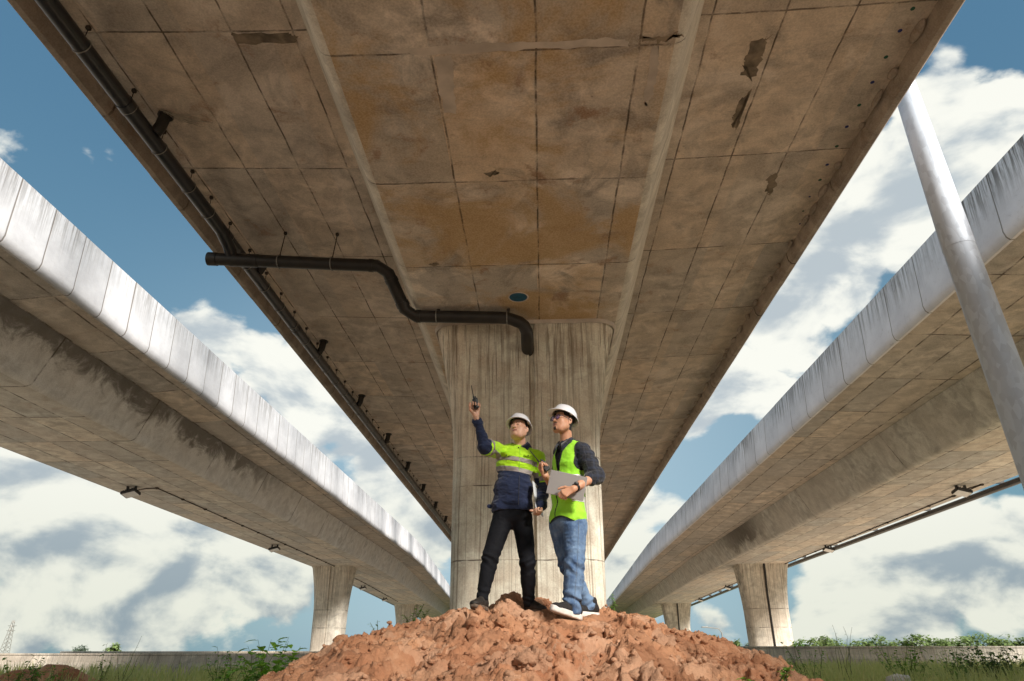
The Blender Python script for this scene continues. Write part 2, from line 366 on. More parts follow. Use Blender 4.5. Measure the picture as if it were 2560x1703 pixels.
vl = viaduct('pale grey viaduct deck on the left side, with a black mould stain along its web', -1, -14.88, 2.22, -17.7, -12.02, -20.3, -10.27,
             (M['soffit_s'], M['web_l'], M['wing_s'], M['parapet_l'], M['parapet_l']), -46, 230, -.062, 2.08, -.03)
vr = viaduct('pale grey viaduct deck on the right side, crossed by the steel mast', 1, 15.33, 2.15, 12.35, 18.2, 8.97, 20.75,
             (M['soffit_s'], M['web_r'], M['wing_s'], M['parapet_r'], M['parapet_r']), -46, 230, .03, 3.02, .53)

# patches and marks on the centre deck (parts of it, thin mortar skins)
def skin(name, pts, z, thick, material, parent, jitter=.02, n=9):
    V = []; P = []
    k = len(pts)
    for i in range(k):
        a = Vector(pts[i]); b = Vector(pts[(i+1) % k])
        for j in range(n):
            q = a.lerp(b, j/n); P.append((q.x+RNG.normal()*jitter, q.y+RNG.normal()*jitter))
    m = len(P); cxm = sum(p[0] for p in P)/m; cym = sum(p[1] for p in P)/m
    zz = z if callable(z) else (lambda x, y: z)
    V = [(x, y, zz(x, y)+.01) for x, y in P]+[(cxm+(x-cxm)*.985, cym+(y-cym)*.985, zz(x, y)-thick) for x, y in P]
    F = [(i, (i+1) % m, m+(i+1) % m, m+i) for i in range(m)]+[tuple(range(m, 2*m))]
    return mobj(name, V, F, material, parent)
def wingz(x):
    return Z0+7.32+.13*((-3.15-x)/3.18 if x < 0 else (x-2.37)/2.84)
def onw(x, y):
    p = atz(x*k_, y*k_, Z0+7.37); p = atz(x*k_, y*k_, wingz(p.x)); return (p.x, p.y)
def ons(x, y):
    p = atz(x*k_, y*k_, Z0+6.1); p = atz(x*k_, y*k_, Z0+6.0+haunch(p.y)); return (p.x, p.y)
skin('damp_patch', [onw(532, 78), onw(660, 75), onw(683, 85), onw(680, 98), onw(545, 100)], lambda x, y: wingz(x), .004, M['dpatch'], vc, .012)
skin('spalled_patch', [onw(1735, 92), onw(1775, 82), onw(1752, 140), onw(1730, 190), onw(1712, 170), onw(1715, 140)], lambda x, y: wingz(x), .004, M['dpatch'], vc, .02)
skin('spalled_patch', [onw(1727, 205), onw(1712, 245), onw(1695, 300), onw(1684, 290), onw(1692, 250)], lambda x, y: wingz(x), .003, M['dpatch'], vc, .02)
skin('spalled_patch', [onw(1790, 400), onw(1775, 450), onw(1762, 440), onw(1770, 405)], lambda x, y: wingz(x), .003, M['dpatch'], vc, .02)
sz = lambda x, y: Z0+6.0+haunch(y)
skin('mortar_band', [ons(880, 118), ons(1100, 100), ons(1230, 95), ons(1440, 88), ons(1450, 104), ons(1240, 112), ons(1000, 128)], sz, .004, M['ppatch'], vc, .012)
skin('mortar_band', [ons(1000, 130), ons(1040, 128), ons(1045, 200), ons(1050, 262), ons(1022, 258), ons(1008, 200)], sz, .003, M['ppatch'], vc, .012)
skin('mortar_band', [ons(1500, 105), ons(1520, 105), ons(1512, 190), ons(1490, 245), ons(1482, 235)], sz, .003, M['ppatch'], vc, .012)
skin('damp_patch', [ons(1470, 92), ons(1560, 75), ons(1568, 84), ons(1520, 96)], sz, .004, M['dpatch'], vc, .02)
skin('damp_patch', [ons(1115, 400), ons(1140, 392), ons(1150, 398), ons(1130, 406)], sz, .003, M['dpatch'], vc, .015)
skin('damp_patch', [ons(985, 608), ons(1005, 604), ons(1012, 609), ons(998, 613)], sz, .003, M['dpatch'], vc, .01)
# the blue-lined round drain opening
hp = ons(1193, 684)
mb = MB()
hz = sz(0, hp[1])
n = 28; R1 = .165
V = [(hp[0]+R1*math.cos(2*PI*i/n), hp[1]+R1*math.sin(2*PI*i/n), hz-.004) for i in range(n)]
mb.add(V, [tuple(range(n))]); mb.build('drain_hole', M['hole'], vc)
mb = MB()
for i in range(n):
    pass
V = []; F = []
for i in range(n):
    a = 2*PI*i/n
    for rr, zz in ((R1, hz-.002), (R1+.012, hz-.012), (R1+.028, hz-.003)): V.append((hp[0]+rr*math.cos(a), hp[1]+rr*math.sin(a), zz))
for i in range(n):
    j = (i+1) % n
    for q in (0, 1): F.append((i*3+q, j*3+q, j*3+q+1, i*3+q+1))
mobj('drain_rim', V, F, M['ppatch'], vc)
# dabs of paint along the right wing
BP = plain('blue_paint', (.01, .02, .16), .6); GP = plain('green_paint', (.01, .09, .06), .6)
for i, (x, y) in enumerate([(2282, 22), (2250, 77), (2215, 143), (2181, 206), (2148, 263), (2117, 317), (2092, 366), (2068, 412), (2050, 450), (2024, 492), (2008, 528), (2000, 560)]):
    p = onw(x/k_, y/k_)
    MB().tube([(p[0], p[1], wingz(p[0])-.003), (p[0], p[1], wingz(p[0])+.004)], .03 if i < 9 else .02, 8).build('paint_dab', BP if i % 2 else GP, vc)
# lumps of mortar in the drip groove on the right edge
bm = bmesh.new()
for i in range(46):
    y = 1.5+i*.62+RNG.uniform(-.2, .2)
    mtx = Matrix.Translation((5.07+RNG.uniform(-.02, .02), y, Z0+7.42)) @ Matrix.Diagonal((.03+RNG.rand()*.04, .06+RNG.rand()*.14, .04+RNG.rand()*.05, 1))
    bmesh.ops.create_icosphere(bm, subdivisions=2, radius=1, matrix=mtx)
me = bpy.data.meshes.new('mortar_lumps'); bm.to_mesh(me); bm.free(); me.materials.append(M['par_c']); o = bpy.data.objects.new('mortar_lumps', me); C.objects.link(o); o.parent = vc; o.matrix_parent_inverse = pm(vc).inverted()
tag(o, kind='stuff'); smooth_angle(o, 60)

# ------------------------------------------------------------------ piers
def pier(name, label, cx, Y, wb, wt, ztop, zflare, depth, r, material, zb=-.3, rb=None, group='concrete piers under the viaducts', gx=.0):
    root = empty('bridge_pier', (cx, Y+depth/2, 0)); tag(root, label, 'pier', group)
    zs = [zb]+[zb+(zflare-zb)*i/6 for i in range(1, 7)]+[zflare+(ztop-zflare)*i/14 for i in range(1, 15)]
    V = []; F = []; rows = []
    for z in zs:
        t = max(0, (z-zflare)/(ztop-zflare)); w_ = wb+(wt-wb)*(t**1.6); w_ -= .12*(1-max(0, min(1, (z-zb)/(zflare-zb))))
        dp = depth + .25*t**2.2; y0 = Y-.30*t**2.2; hw = w_/2; rr = r
        pts = []
        g = .055; gd = .07                       # central recess
        pts += [(gx-g, y0), (gx-g+.015, y0+gd), (gx+g-.015, y0+gd), (gx+g, y0)]
        for i in range(9): a = -PI/2+PI/2*i/8; pts.append((hw-rr+rr*math.cos(a), y0+rr+rr*math.sin(a)))
        for i in range(9): a = PI/2*i/8; pts.append((hw-rr+rr*math.cos(a), y0+dp-rr+rr*math.sin(a)))
        for i in range(9): a = PI/2+PI/2*i/8; pts.append((-hw+rr+rr*math.cos(a), y0+dp-rr+rr*math.sin(a)))
        for i in range(9): a = PI+PI/2*i/8; pts.append((-hw+rr+rr*math.cos(a), y0+rr+rr*math.sin(a)))
        rows.append([(cx+p[0], p[1], z) for p in pts])
    n = len(rows[0])
    for rw in rows: V += rw
    for i in range(len(rows)-1):
        for j in range(n): F.append((i*n+j, i*n+(j+1) % n, (i+1)*n+(j+1) % n, (i+1)*n+j))
    F.append(tuple(range(n-1, -1, -1)))
    o = mobj('shaft', V, F, material, root); smooth_angle(o, 32)
    # cap lip where it meets the girder
    top = rows[-1]; c = Vector((cx, Y+depth/2, 0)); V = []; F = []
    prof = [(1.0, -.10), (1.012, -.085), (1.02, -.04), (1.02, .05)]
    ring = [p for p in top[4:]]
    m = len(ring)
    for s_, dz_ in prof:
        for p in ring: V.append((c.x+(p[0]-c.x)*s_, c.y+(p[1]-c.y)*s_, ztop+dz_))
    for i in range(len(prof)-1):
        for j in range(m): F.append((i*m+j, i*m+(j+1) % m, (i+1)*m+(j+1) % m, (i+1)*m+j))
    o = mobj('bearing_lip', V, F, M['ppatch'] if name == 'c' else material, root); smooth_angle(o, 40)
    return root
cp = pier('c', 'large flared concrete pier in the middle, streaked with run-off, right behind the two men', -.265, 12.05, 2.80, 3.60, Z0+6.02, Z0+3.4, 1.7, .42, M['pier'], gx=.13)
for side, cx, curve, wt in ((-1, -15.55, -.062, 3.0), (1, 15.9, .03, 3.6)):
    for i, Y in enumerate((11.0, 51.8, 92, 132)):
        if Y < 12: continue
        x = cx+bend(curve, Y)
        lab = {(-1, 51.8): 'flared pier under the left viaduct, the nearest one standing in front of the sky', (-1, 92): 'second and smaller pier under the left viaduct, just above the dirt mound',
               (-1, 132): 'farthest pier under the left viaduct, beside the big central pier', (1, 51.8): 'flared pier under the right viaduct, the nearest one with a dark vertical pipe groove',
               (1, 92): 'second and smaller pier under the right viaduct, behind the mound ridge', (1, 132): 'farthest tiny pier under the right viaduct, between bushes and mound'}[(side, Y)]
        pr = pier('s', lab, x, Y-.6, 2.2 if side < 0 else 2.85, wt, Z0+6.02, Z0+2.6, 1.7, .35, M['pier_s'])
        if side > 0:
            mb = MB(); mb.tube([(x, Y-.93, Z0+6.0), (x, Y-.90, Z0+5.4), (x, Y-.66, Z0+4.0), (x, Y-.62, Z0+2.6), (x, Y-.62, 0)], .075, 8); mb.build('drain_pipe', M['pipe_d'], pr, True)
# ------------------------------------------------------------------ the drain pipe along the centre deck
dp = empty('drain_pipe', (-5.78, 10.5, Z0+7.06)); tag(dp, 'long black drain pipe slung along the left edge of the overhead deck', 'pipe')
XM, ZM, RM = -5.78, Z0+7.07, .115
mb = MB(); mb.tube([(XM, -14, ZM), (XM, 11.3, ZM), (XM, 40, ZM), (XM, 120, ZM)], RM, 20); mb.build('pipe_run', M['pipe'], dp, True)
for y in (3.2, 6.9, 10.15, 14.1, 19.1, 23, 27, 31, 35): MB().tube([(XM, y-.09, ZM), (XM, y+.09, ZM)], RM+.010, 20).build('coupling', M['pipe'], dp, True)
def hanger(parent, x, y, z, r, ztop, axis, big=1):
    """steel strap round the pipe with a rod up to the slab"""
    mb = MB(); pts = []
    for i in range(25):
        a = 2*PI*i/24; c, s = math.cos(a)*(r+.006), math.sin(a)*(r+.006)
        pts.append((x+c, y, z+s) if axis == 'y' else (x, y+c, z+s))
    mb.tube(pts, .0075*big, 6, False)
    h = mb.build('clamp', M['steel'], parent, True)
    mb = MB()
    top = pts[6]; dx = (.0 if axis == 'y' else .03)
    mb.tube([(x-.03, y, z+r*.95), (x, y, z+r+.07), (x+.03, y, z+r*.95)] if axis == 'y' else [(x, y-.03, z+r*.95), (x, y, z+r+.07), (x, y+.03, z+r*.95)], .006*big, 5)
    mb.tube([(x, y, z+r+.06), (x+dx, y, ztop-.05)], .007*big, 6); mb.box((x+dx, y, ztop-.03), (.05, .05, .05))
    mb.build('rod', M['rod'], h)
    return h
Ys_h = [4.7, 5.87, 6.94, 7.78, 8.72, 9.43, 10.22]+[11.15+.89*i for i in range(42)]
for y in Ys_h: hanger(dp, XM, y, ZM, RM, wingz(XM), 'y')
for i in range(12):
    y = 7.45+4.02*i; mb = MB()
    mb.tube([(XM+.10, y+.02, ZM+.02), (XM+.17, y, ZM+.14), (XM+.20, y, wingz(XM+.2)+.02)], .085, 12)
    mb.tube([(XM+.20, y, wingz(XM+.2)-.03), (XM+.20, y, wingz(XM+.2)+.03)], [.115, .115], 12)
    mb.build('drop_pipe', M['pipe_d'], dp, True)
# branch pipe running from the edge over to the pier
bp = empty('branch_drain_pipe', (-3, 11.3, Z0+7.3)); tag(bp, 'black branch pipe bending from the deck edge down into the top of the central pier', 'pipe')
A = Vector((-6.20, 10.5, Z0+6.80)); B = Vector((-2.84, 10.58, Z0+6.60)); Cc = Vector((-2.47, 11.2, Z0+5.86)); D = Vector((-.44, 11.25, Z0+5.80)); E_ = Vector((-.21, 11.33, Z0+5.62)); F_ = Vector((-.21, 11.38, Z0+5.46)); G_ = Vector((-.21, 12.1, Z0+5.42))
def rounded(pts, d=.14):
    out = [pts[0]]
    for i in range(1, len(pts)-1):
        p = pts[i]; a = (pts[i-1]-p); b = (pts[i+1]-p); dd = min(d, a.length*.45, b.length*.45)
        out += [p+a.normalized()*dd, p+b.normalized()*dd]
    return out+[pts[-1]]
mb = MB(); mb.tube(rounded([A, B, Cc, D, E_, F_, G_]), .118, 20); o = mb.build('pipe_run', M['pipe_d'], bp); smooth_angle(o, 30)
def cpl(p, d, a, b, r=.127): smooth_angle(MB().tube([p+d*a, p+d*b], r, 20).build('coupling', M['pipe_d'], bp), 30)
d = (B-A).normalized(); cpl(A, d, -.012, .16, .129); cpl(A, d, .42, .95, .128); cpl(B, d, -.30, -.22)
d = (Cc-B).normalized(); cpl(B, d, .25, .33); cpl(Cc, d, -.30, -.2)
d = (D-Cc).normalized(); cpl(Cc, d, .16, .24)
mb = MB(); mb.tube([Vector((XM, 9.95, ZM)), Vector((XM+.01, 10.35, ZM-.12)), Vector((XM+.02, 10.5, Z0+6.82))], .112, 16); mb.build('tee_branch', M['pipe'], bp, True)
for t_ in (.40, .70):
    p = A.lerp(B, t_); h = hanger(bp, p.x, p.y, p.z, .118, wingz(p.x), 'x', 1.4)
for t_ in (.27, .93):
    p = Cc.lerp(D, t_); hanger(bp, p.x, p.y, p.z, .118, sz(0, p.y), 'x', 1.4)
# loose pale threads of sacking trailing from the first drop pipe
mb = MB()
for i in range(16):
    a = Vector(onw(368+RNG.uniform(-3, 3), 252)+(0,)); b = Vector(onw(470+RNG.uniform(-30, 22), 276+RNG.uniform(-8, 12))+(0,))
    pts = []
    for j in range(6):
        q = a.lerp(b, j/5); pts.append((q.x+RNG.normal()*.012, q.y+RNG.normal()*.02, wingz(q.x)-.012-.05*math.sin(PI*j/5)*RNG.rand()))
    mb.tube(pts, .0035, 4)
o = mb.build('sacking_threads', M['thread']); tag(o, 'bunch of pale frayed threads hanging from the deck next to the black pipe stub', 'threads')

# ------------------------------------------------------------------ flood lights under the side decks
def flood(p, s, label, zc, sgn):
    root = empty('flood_light', p); tag(root, label, 'flood light', 'flood lights under the side viaducts')
    for q in (-.16, .16): MB().box((p[0]+q*s, p[1], p[2]-.09*s), (.07*s, .10*s, .20*s), bev=.01).build('bracket', M['black'], root)
    R = Matrix.Rotation(math.radians(14*sgn), 3, 'Y') @ Matrix.Rotation(math.radians(-12), 3, 'X')
    c = Vector((p[0], p[1], p[2]-.27*s)); mb = MB(); mb.box(c, (.58*s, .46*s, .13*s), R, .03*s)
    for i in range(6): mb.box(c+R @ Vector(((i-2.5)*.085*s, 0, .085*s)), (.015*s, .36*s, .06*s), R)
    mb.build('housing', M['black'], root)
    mb = MB(); mb.box(c+R @ Vector((0, 0, -.068*s)), (.50*s, .38*s, .012*s), R); mb.build('lens', lensm, root)
lensm = plain('frosted_glass_lens', (.8, .82, .84), .25, var=.05)
for i, (x, Y) in enumerate(((-16.0, 25.4), (-15.9, 40.5), (-16.4, 66), (-16.5, 80))):
    flood((x+bend(-.062, Y), Y, Z0+6.0+haunch(Y)+.01), 1.0, ['nearest flood light with a bright lens under the left viaduct', 'second flood light under the left viaduct, before its nearest pier',
          'third flood light under the left viaduct, just past its nearest pier', 'farthest small flood light under the left viaduct'][i], 0, -1)
for i, (x, Y) in enumerate(((16.3, 26.6), (17.1, 42.1), (17.0, 67), (17.2, 82))):
    flood((x+bend(.03, Y), Y, Z0+6.0+haunch(Y)+.01), 1.0, ['nearest flood light with a bright lens under the right viaduct, left of the mast', 'second flood light under the right viaduct, before its nearest pier',
          'third flood light under the right viaduct, just past its nearest pier', 'farthest small flood light under the right viaduct'][i], 0, 1)
def conduit(label, path):
    root = empty('cable_conduit', path[0]); tag(root, label, 'conduit', 'conduits under the side viaducts')
    mb = MB(); mb.tube(path, .022, 6); mb.build('conduit_run', M['rod'], root)
    for q in path[2::1]: MB().box(q, (.10, .12, .07)).build('saddle_clip', M['rod'], root)
def cpath(x0, x1, Ya, Yb, cv, lead):
    pts = [Vector((lead[0], lead[1], Z0+6.0+haunch(lead[1])-.15)), Vector((lead[0]+(x0-lead[0])*.5, lead[1]+.1, Z0+6.0+haunch(lead[1])-.06))]
    n = int((Yb-Ya)/2)
    for i in range(n+1):
        Y = Ya+(Yb-Ya)*i/n; pts.append(Vector((x0+(x1-x0)*i/n+bend(cv, Y), Y, Z0+6.0+haunch(Y)-.028)))
    return pts
conduit('thin cable conduit clipped under the left viaduct from its nearest flood light', cpath(-15.1, -15.3, 25.6, 50.8, 0, (-15.8, 25.4)))
conduit('thin cable conduit clipped under the left viaduct beyond its nearest pier', cpath(-15.8, -15.9, 56, 86, -.062, (-15.6, 53.5)))
conduit('thin cable conduit clipped under the right viaduct from its nearest flood light', cpath(17.0, 17.4, 26.4, 50.8, 0, (16.5, 26.6)))
conduit('thin cable conduit clipped under the right viaduct beyond its nearest pier', cpath(17.2, 17.3, 56, 86, .03, (17.0, 53.5)))
rp = empty('drain_pipe', (20.5, 30, Z0+7.0)); tag(rp, 'black drain pipe along the far outer edge of the right viaduct', 'pipe')
mb = MB(); mb.tube([(20.72+bend(.03, Y), Y, Z0+6.88) for Y in range(-20, 140, 5)], .14, 12); mb.build('pipe_run', M['pipe'], rp, True)
for i in range(14):
    Y = 12+6.3*i; mb = MB(); x = 20.72+bend(.03, Y); mb.box((x, Y, Z0+7.14), (.34, .10, .20)); mb.build('bracket', M['black'], rp)

# ------------------------------------------------------------------ mast
def galv():
    m, t, b = mat('galvanised_steel'); co = t.node('ShaderNodeTexCoord').outputs['Object']
    v = t.node('ShaderNodeTexVoronoi'); v.inputs['Scale'].default_value = 16; t.put(v.inputs['Vector'], t.vm('MULTIPLY', co, (1, 1, .45)))
    c = t.mix(t.ramp(v.outputs['Color'], .2, .8), (.50, .55, .63), (.60, .66, .75)); n = t.noise(t.vm('MULTIPLY', co, (6, 6, 1.2)), 1, 7, .65)
    c = t.mix(t.math('MULTIPLY', t.ramp(n, .45, .7), .5), c, (.58, .63, .72)); t.put(b.inputs['Base Color'], c); b.inputs['Metallic'].default_value = .25
    t.put(b.inputs['Roughness'], t.ramp(n, .3, .7, .50, .66)); return m
ms = empty('light_mast', (6.42, 9, 0)); tag(ms, 'thick galvanised steel mast rising behind the edge of the overhead deck on the right', 'mast')
mb = MB(); mb.tube([(6.64, 9, -.2), (6.60, 9, 2.6), (6.53, 9, 6.3)], [.250, .240, .222], 32); mb.tube([(6.53, 9, 6.29), (6.53, 9, 10.3), (6.55, 9, 16)], [.226, .172, .10], 32); mb.build('shaft', galv(), ms, True).data
mb = MB(); mb.box((6.64, 9, .02), (.9, .9, .05), bev=.01)
for i in range(8): mb.tube([(6.64+.36*math.cos(i*PI/4+.2), 9+.36*math.sin(i*PI/4+.2), .04), (6.64+.36*math.cos(i*PI/4+.2), 9+.36*math.sin(i*PI/4+.2), .16)], .02, 6)
mb.build('base_plate', M['steel'], ms)
#PART2
# ------------------------------------------------------------------ ground, soil, walls
def soil_mat():
    m, t, b = mat('red_clay'); co = t.node('ShaderNodeTexCoord').outputs['Object']
    n = t.noise(co, 1.6, 6, .6, .3); n2 = t.noise(co, 14, 8, .7); n3 = t.noise(t.vm('ADD', co, (4, 4, 4)), 5, 7, .65)
    c = t.mix(t.ramp(n, .32, .68), (.50, .225, .12), (.68, .36, .205))
    c = t.mix(t.math('MULTIPLY', t.ramp(n3, .50, .68), .6), c, (.74, .45, .29)); c = t.mix(t.math('MULTIPLY', t.ramp(n2, .56, .7), .5), c, (.30, .135, .07))
    vc_ = t.node('ShaderNodeTexVoronoi'); vc_.inputs['Scale'].default_value = 4.2; t.put(vc_.inputs['Vector'], t.vm('ADD', co, t.vm('SCALE', t.noise(co, 7, 4, out=1), scale=.16)))
    c = t.mix(t.math('MULTIPLY', t.ramp(t.sep(vc_.outputs['Color'])[0], .45, .9), .55), c, (.33, .155, .085)); c = t.mix(t.math('MULTIPLY', t.ramp(t.sep(vc_.outputs['Color'])[1], .6, .95), .45), c, (.78, .50, .34))
    t.put(b.inputs['Base Color'], c); b.inputs['Roughness'].default_value = .95; b.inputs['Specular IOR Level'].default_value = .15
    bn = t.node('ShaderNodeBump'); bn.inputs['Strength'].default_value = 1.; bn.inputs['Distance'].default_value = .02
    vo = t.node('ShaderNodeTexVoronoi', feature='DISTANCE_TO_EDGE'); vo.inputs['Scale'].default_value = 22; t.put(vo.inputs['Vector'], t.vm('ADD', co, t.vm('SCALE', t.noise(co, 12, 4, out=1), scale=.08)))
    t.put(bn.inputs['Height'], t.math('ADD', t.math('ADD', t.noise(co, 55, 9, .75), t.math('MULTIPLY', t.ramp(vo.outputs[0], 0, .10), .10)), t.math('MULTIPLY', n2, 1.6))); t.put(b.inputs['Normal'], bn.outputs[0]); return m
M['soil'] = soil_mat()
def ground_mat():
    m, t, b = mat('rough_ground'); co = t.node('ShaderNodeTexCoord').outputs['Object']
    n = t.noise(co, .35, 8, .65); n2 = t.noise(co, 3, 8, .7)
    c = t.mix(t.ramp(n, .42, .60), (.60, .48, .37), (.52, .43, .31)); c = t.mix(t.math('MULTIPLY', t.ramp(n2, .5, .7), .5), c, (.44, .35, .25))
    far = t.ramp(t.sep(co)[1], 60, 140); c = t.mix(far, c, (.13, .15, .055))
    t.put(b.inputs['Base Color'], c); b.inputs['Roughness'].default_value = .95
    bn = t.node('ShaderNodeBump'); bn.inputs['Strength'].default_value = .6; bn.inputs['Distance'].default_value = .05; t.put(bn.inputs['Height'], n2); t.put(b.inputs['Normal'], bn.outputs[0]); return m
# ground sheet to the horizon, finer near the camera
gx = np.concatenate([-np.geomspace(900, 13, 18), np.linspace(-12, 12, 49), np.geomspace(13, 900, 18)])
gy = np.concatenate([-np.geomspace(300, 13, 12), np.linspace(-12, 30, 70), np.geomspace(31, 1500, 22)])
XX, YY = np.meshgrid(gx, gy, indexing='ij'); P3 = np.stack([XX.ravel(), YY.ravel(), 0*XX.ravel()], 1)
hz_ = fbm(P3*.5, 4, 3)*.06*np.exp(-(np.abs(P3[:, 1])/60)**2); P3[:, 2] = hz_
ni, nj = XX.shape; ii, jj = np.meshgrid(np.arange(ni-1), np.arange(nj-1), indexing='ij'); a = (ii*nj+jj).ravel()
tag(mobj('ground', P3, np.stack([a, a+nj, a+nj+1, a+1], 1), ground_mat(), smooth=True), kind='structure')

CTRL = []      # places where the men's soles press the clay (x, y, z)
def ctrl(px, py, Y, dz=0, s=.11): p = at(px, py, Y); CTRL.append((p.x, p.y, p.z+dz, s)); return p
ctrl(1196, 1527, 5.90, 0, .10); ctrl(1325, 1533, 6.22, .0, .10); ctrl(1345, 1531, 6.15, .01, .09)
ctrl(1395, 1538, 5.66, .0, .10); ctrl(1425, 1546, 5.69, .0, .10); ctrl(1450, 1552, 5.74, .0, .10); ctrl(1490, 1546, 6.05, .0, .11); ctrl(1462, 1540, 6.0, .0, .10)
def worley(x, y, s, seed, lo=.55, hi=1.15):
    """union of rounded clods: jittered half-domes of random radius, one per cell"""
    u = x/s; v = y/s; iu = np.floor(u).astype(np.int64); iv = np.floor(v).astype(np.int64); best = np.zeros_like(u)
    for dx in (-1, 0, 1):
        for dy in (-1, 0, 1):
            cx = iu+dx; cy = iv+dy; z = np.zeros_like(cx)
            px = cx+.15+.7*vhash(cx, cy, z, seed); py = cy+.15+.7*vhash(cx, cy, z+1, seed); r = lo+(hi-lo)*vhash(cx, cy, z+2, seed)**1.5
            d2 = ((u-px)**2+(v-py)**2)/(r*r); best = np.maximum(best, np.sqrt(np.clip(1-d2, 0, 1))**.8*r)
    return best
def cracks(x, y, s, seed):
    u = x/s; v = y/s; iu = np.floor(u).astype(np.int64); iv = np.floor(v).astype(np.int64); f1 = np.full_like(u, 9.); f2 = f1.copy()
    for dx in (-1, 0, 1):
        for dy in (-1, 0, 1):
            cx = iu+dx; cy = iv+dy; z = np.zeros_like(cx); d = np.hypot(u-cx-.1-.8*vhash(cx, cy, z, seed), v-cy-.1-.8*vhash(cx, cy, z+1, seed))
            f2 = np.minimum(f2, np.maximum(f1, d)); f1 = np.minimum(f1, d)
    return np.clip(1-(f2-f1)/.22, 0, 1)
def mound_h(x, y, detail=True):
    x = np.where(x > 0, x*(1+.12*np.clip(6.2-y, 0, 3)), x)
    cxs = [-5.5, -4.2, -3.2, -2.5, -2.1, -1.37, -.98, -.67, -.29, .19, .66, .96, 1.33, 1.76, 2.2, 2.6, 3.3, 4.2, 5.5]
    chs = [-.66, -.63, -.54, -.36, -.16, .13, .22, .33, .39, .31, .31, .20, .09, .03, -.24, -.42, -.58, -.64, -.66]
    crest = np.interp(x, cxs, chs)+CAMZ
    yc = 6.25-.10*np.abs(x)**1.2
    f = np.clip((yc-y)/(3.6+0*x), 0, 1.2); b = np.clip((y-yc-.35)/2.6, 0, 1.2)
    prof = (1-f**1.15)*(y < yc)+(y >= yc)*np.clip(1-b**1.5, -.2, 1)
    h = crest*np.clip(prof, -.15, 1)
    h = np.where(y < yc, np.minimum(h, crest), h)
    if detail:
        p = np.stack([x, y, 0*x], 1)
        wx = x+.09*fbm(p*3.2, 3, 5)+.03*fbm(p*11, 2, 8); wy = y+.09*fbm(p*3.2+9, 3, 6)+.03*fbm(p*11+4, 2, 9)
        env = np.clip(h/.35, 0, 1)
        rid = lambda q, o, sd: 1-2*np.abs(fbm(q, o, sd))
        w1 = worley(wx, wy, .46, 1, .5, .95); w2 = worley(wx+3, wy+1, .20, 2, .40, .90); w3 = worley(wx+5, wy+2, .085, 3, .4, .95); w4 = worley(wx+1, wy+7, .038, 4, .4, .9)
        h = h + env*(.16*(w1-.5)+.080*(w2-.45)+.030*(w3-.4)*(.4+.9*vhash(np.floor(wx*3).astype(np.int64), np.floor(wy*3).astype(np.int64), 0*np.floor(wx).astype(np.int64), 5))
             +.014*(w4-.4)+.045*fbm(p*1.5, 3, 14)+.022*rid(p*6+.2*fbm(p*15, 2, 3)[:, None], 3, 12)+.012*rid(p*19, 3, 15)+.009*fbm(p*45, 2, 16)-.022*cracks(wx, wy, .20, 6)-.011*cracks(wx+2, wy, .07, 7)) + .02*fbm(p*6, 3, 13)
    return h
CLOD = []
def mound():
    xs = np.arange(-4.3, 4.3, .0125); ys = np.arange(2.4, 9.2, .0125)
    XX, YY = np.meshgrid(xs, ys, indexing='ij'); x = XX.ravel(); y = YY.ravel(); h = mound_h(x, y)
    base = mound_h(x, y, False)
    for cx, cy, cz, s in CTRL:
        g = np.exp(-((x-cx)**2+(y-cy)**2)/(2*s*s)); h = h*(1-g)+g*(cz+.25*(h-base))
    V = np.stack([x, y, h-.02], 1)
    # a little sideways push so the clods get overhangs
    p = V.copy(); V[:, 0] += .03*fbm(p*8, 3, 31); V[:, 1] += .03*fbm(p*8, 3, 32)
    ni, nj = XX.shape; ii, jj = np.meshgrid(np.arange(ni-1), np.arange(nj-1), indexing='ij'); a = (ii*nj+jj).ravel()
    keep = (h.reshape(ni, nj)[:-1, :-1] > -.1).ravel(); F = np.stack([a, a+nj, a+nj+1, a+1], 1)[keep]
    # loose clods and crumbs lying on it
    bm = bmesh.new(); bmesh.ops.create_icosphere(bm, subdivisions=3, radius=1); iv = np.array([v.co[:] for v in bm.verts]); jf = [[v.index for v in f.verts] for f in bm.faces]; bm.free()
    bm = bmesh.new(); bmesh.ops.create_icosphere(bm, subdivisions=2, radius=1); iv2 = np.array([v.co[:] for v in bm.verts]); jf2 = [[v.index for v in f.verts] for f in bm.faces]; bm.free()
    VV = [V]; FF = F.tolist(); n0 = len(V); R = np.random.RandomState(5)
    for k in range(1700):
        big = k < 45
        cx = R.normal()*1.5; cy = R.uniform(3.0, 6.9); r = R.uniform(.03, .065) if big else R.uniform(.005, .022)
        if any((cx-c[0])**2+(cy-c[1])**2 < (.16+r)**2 for c in CTRL): continue
        hh = mound_h(np.array([cx]), np.array([cy]))[0]
        if hh < .12: continue
        bv = iv if big else iv2; q = bv*np.array([R.uniform(.8, 1.3), R.uniform(.8, 1.3), R.uniform(.6, 1.)])
        q = q*(1+.32*fbm(bv*1.5+k*3.1, 3, 40)+.16*(1-2*np.abs(fbm(bv*4+k, 2, 41))))[:, None]*r
        q = q+np.array([cx, cy, hh-.01+r*.05]); VV.append(q); FF += [[i+n0 for i in f] for f in (jf if big else jf2)]; n0 += len(q)
    o = mobj('dirt_mound', np.concatenate(VV), FF, M['soil'], smooth=True)
    tag(o, kind='structure')
mound()
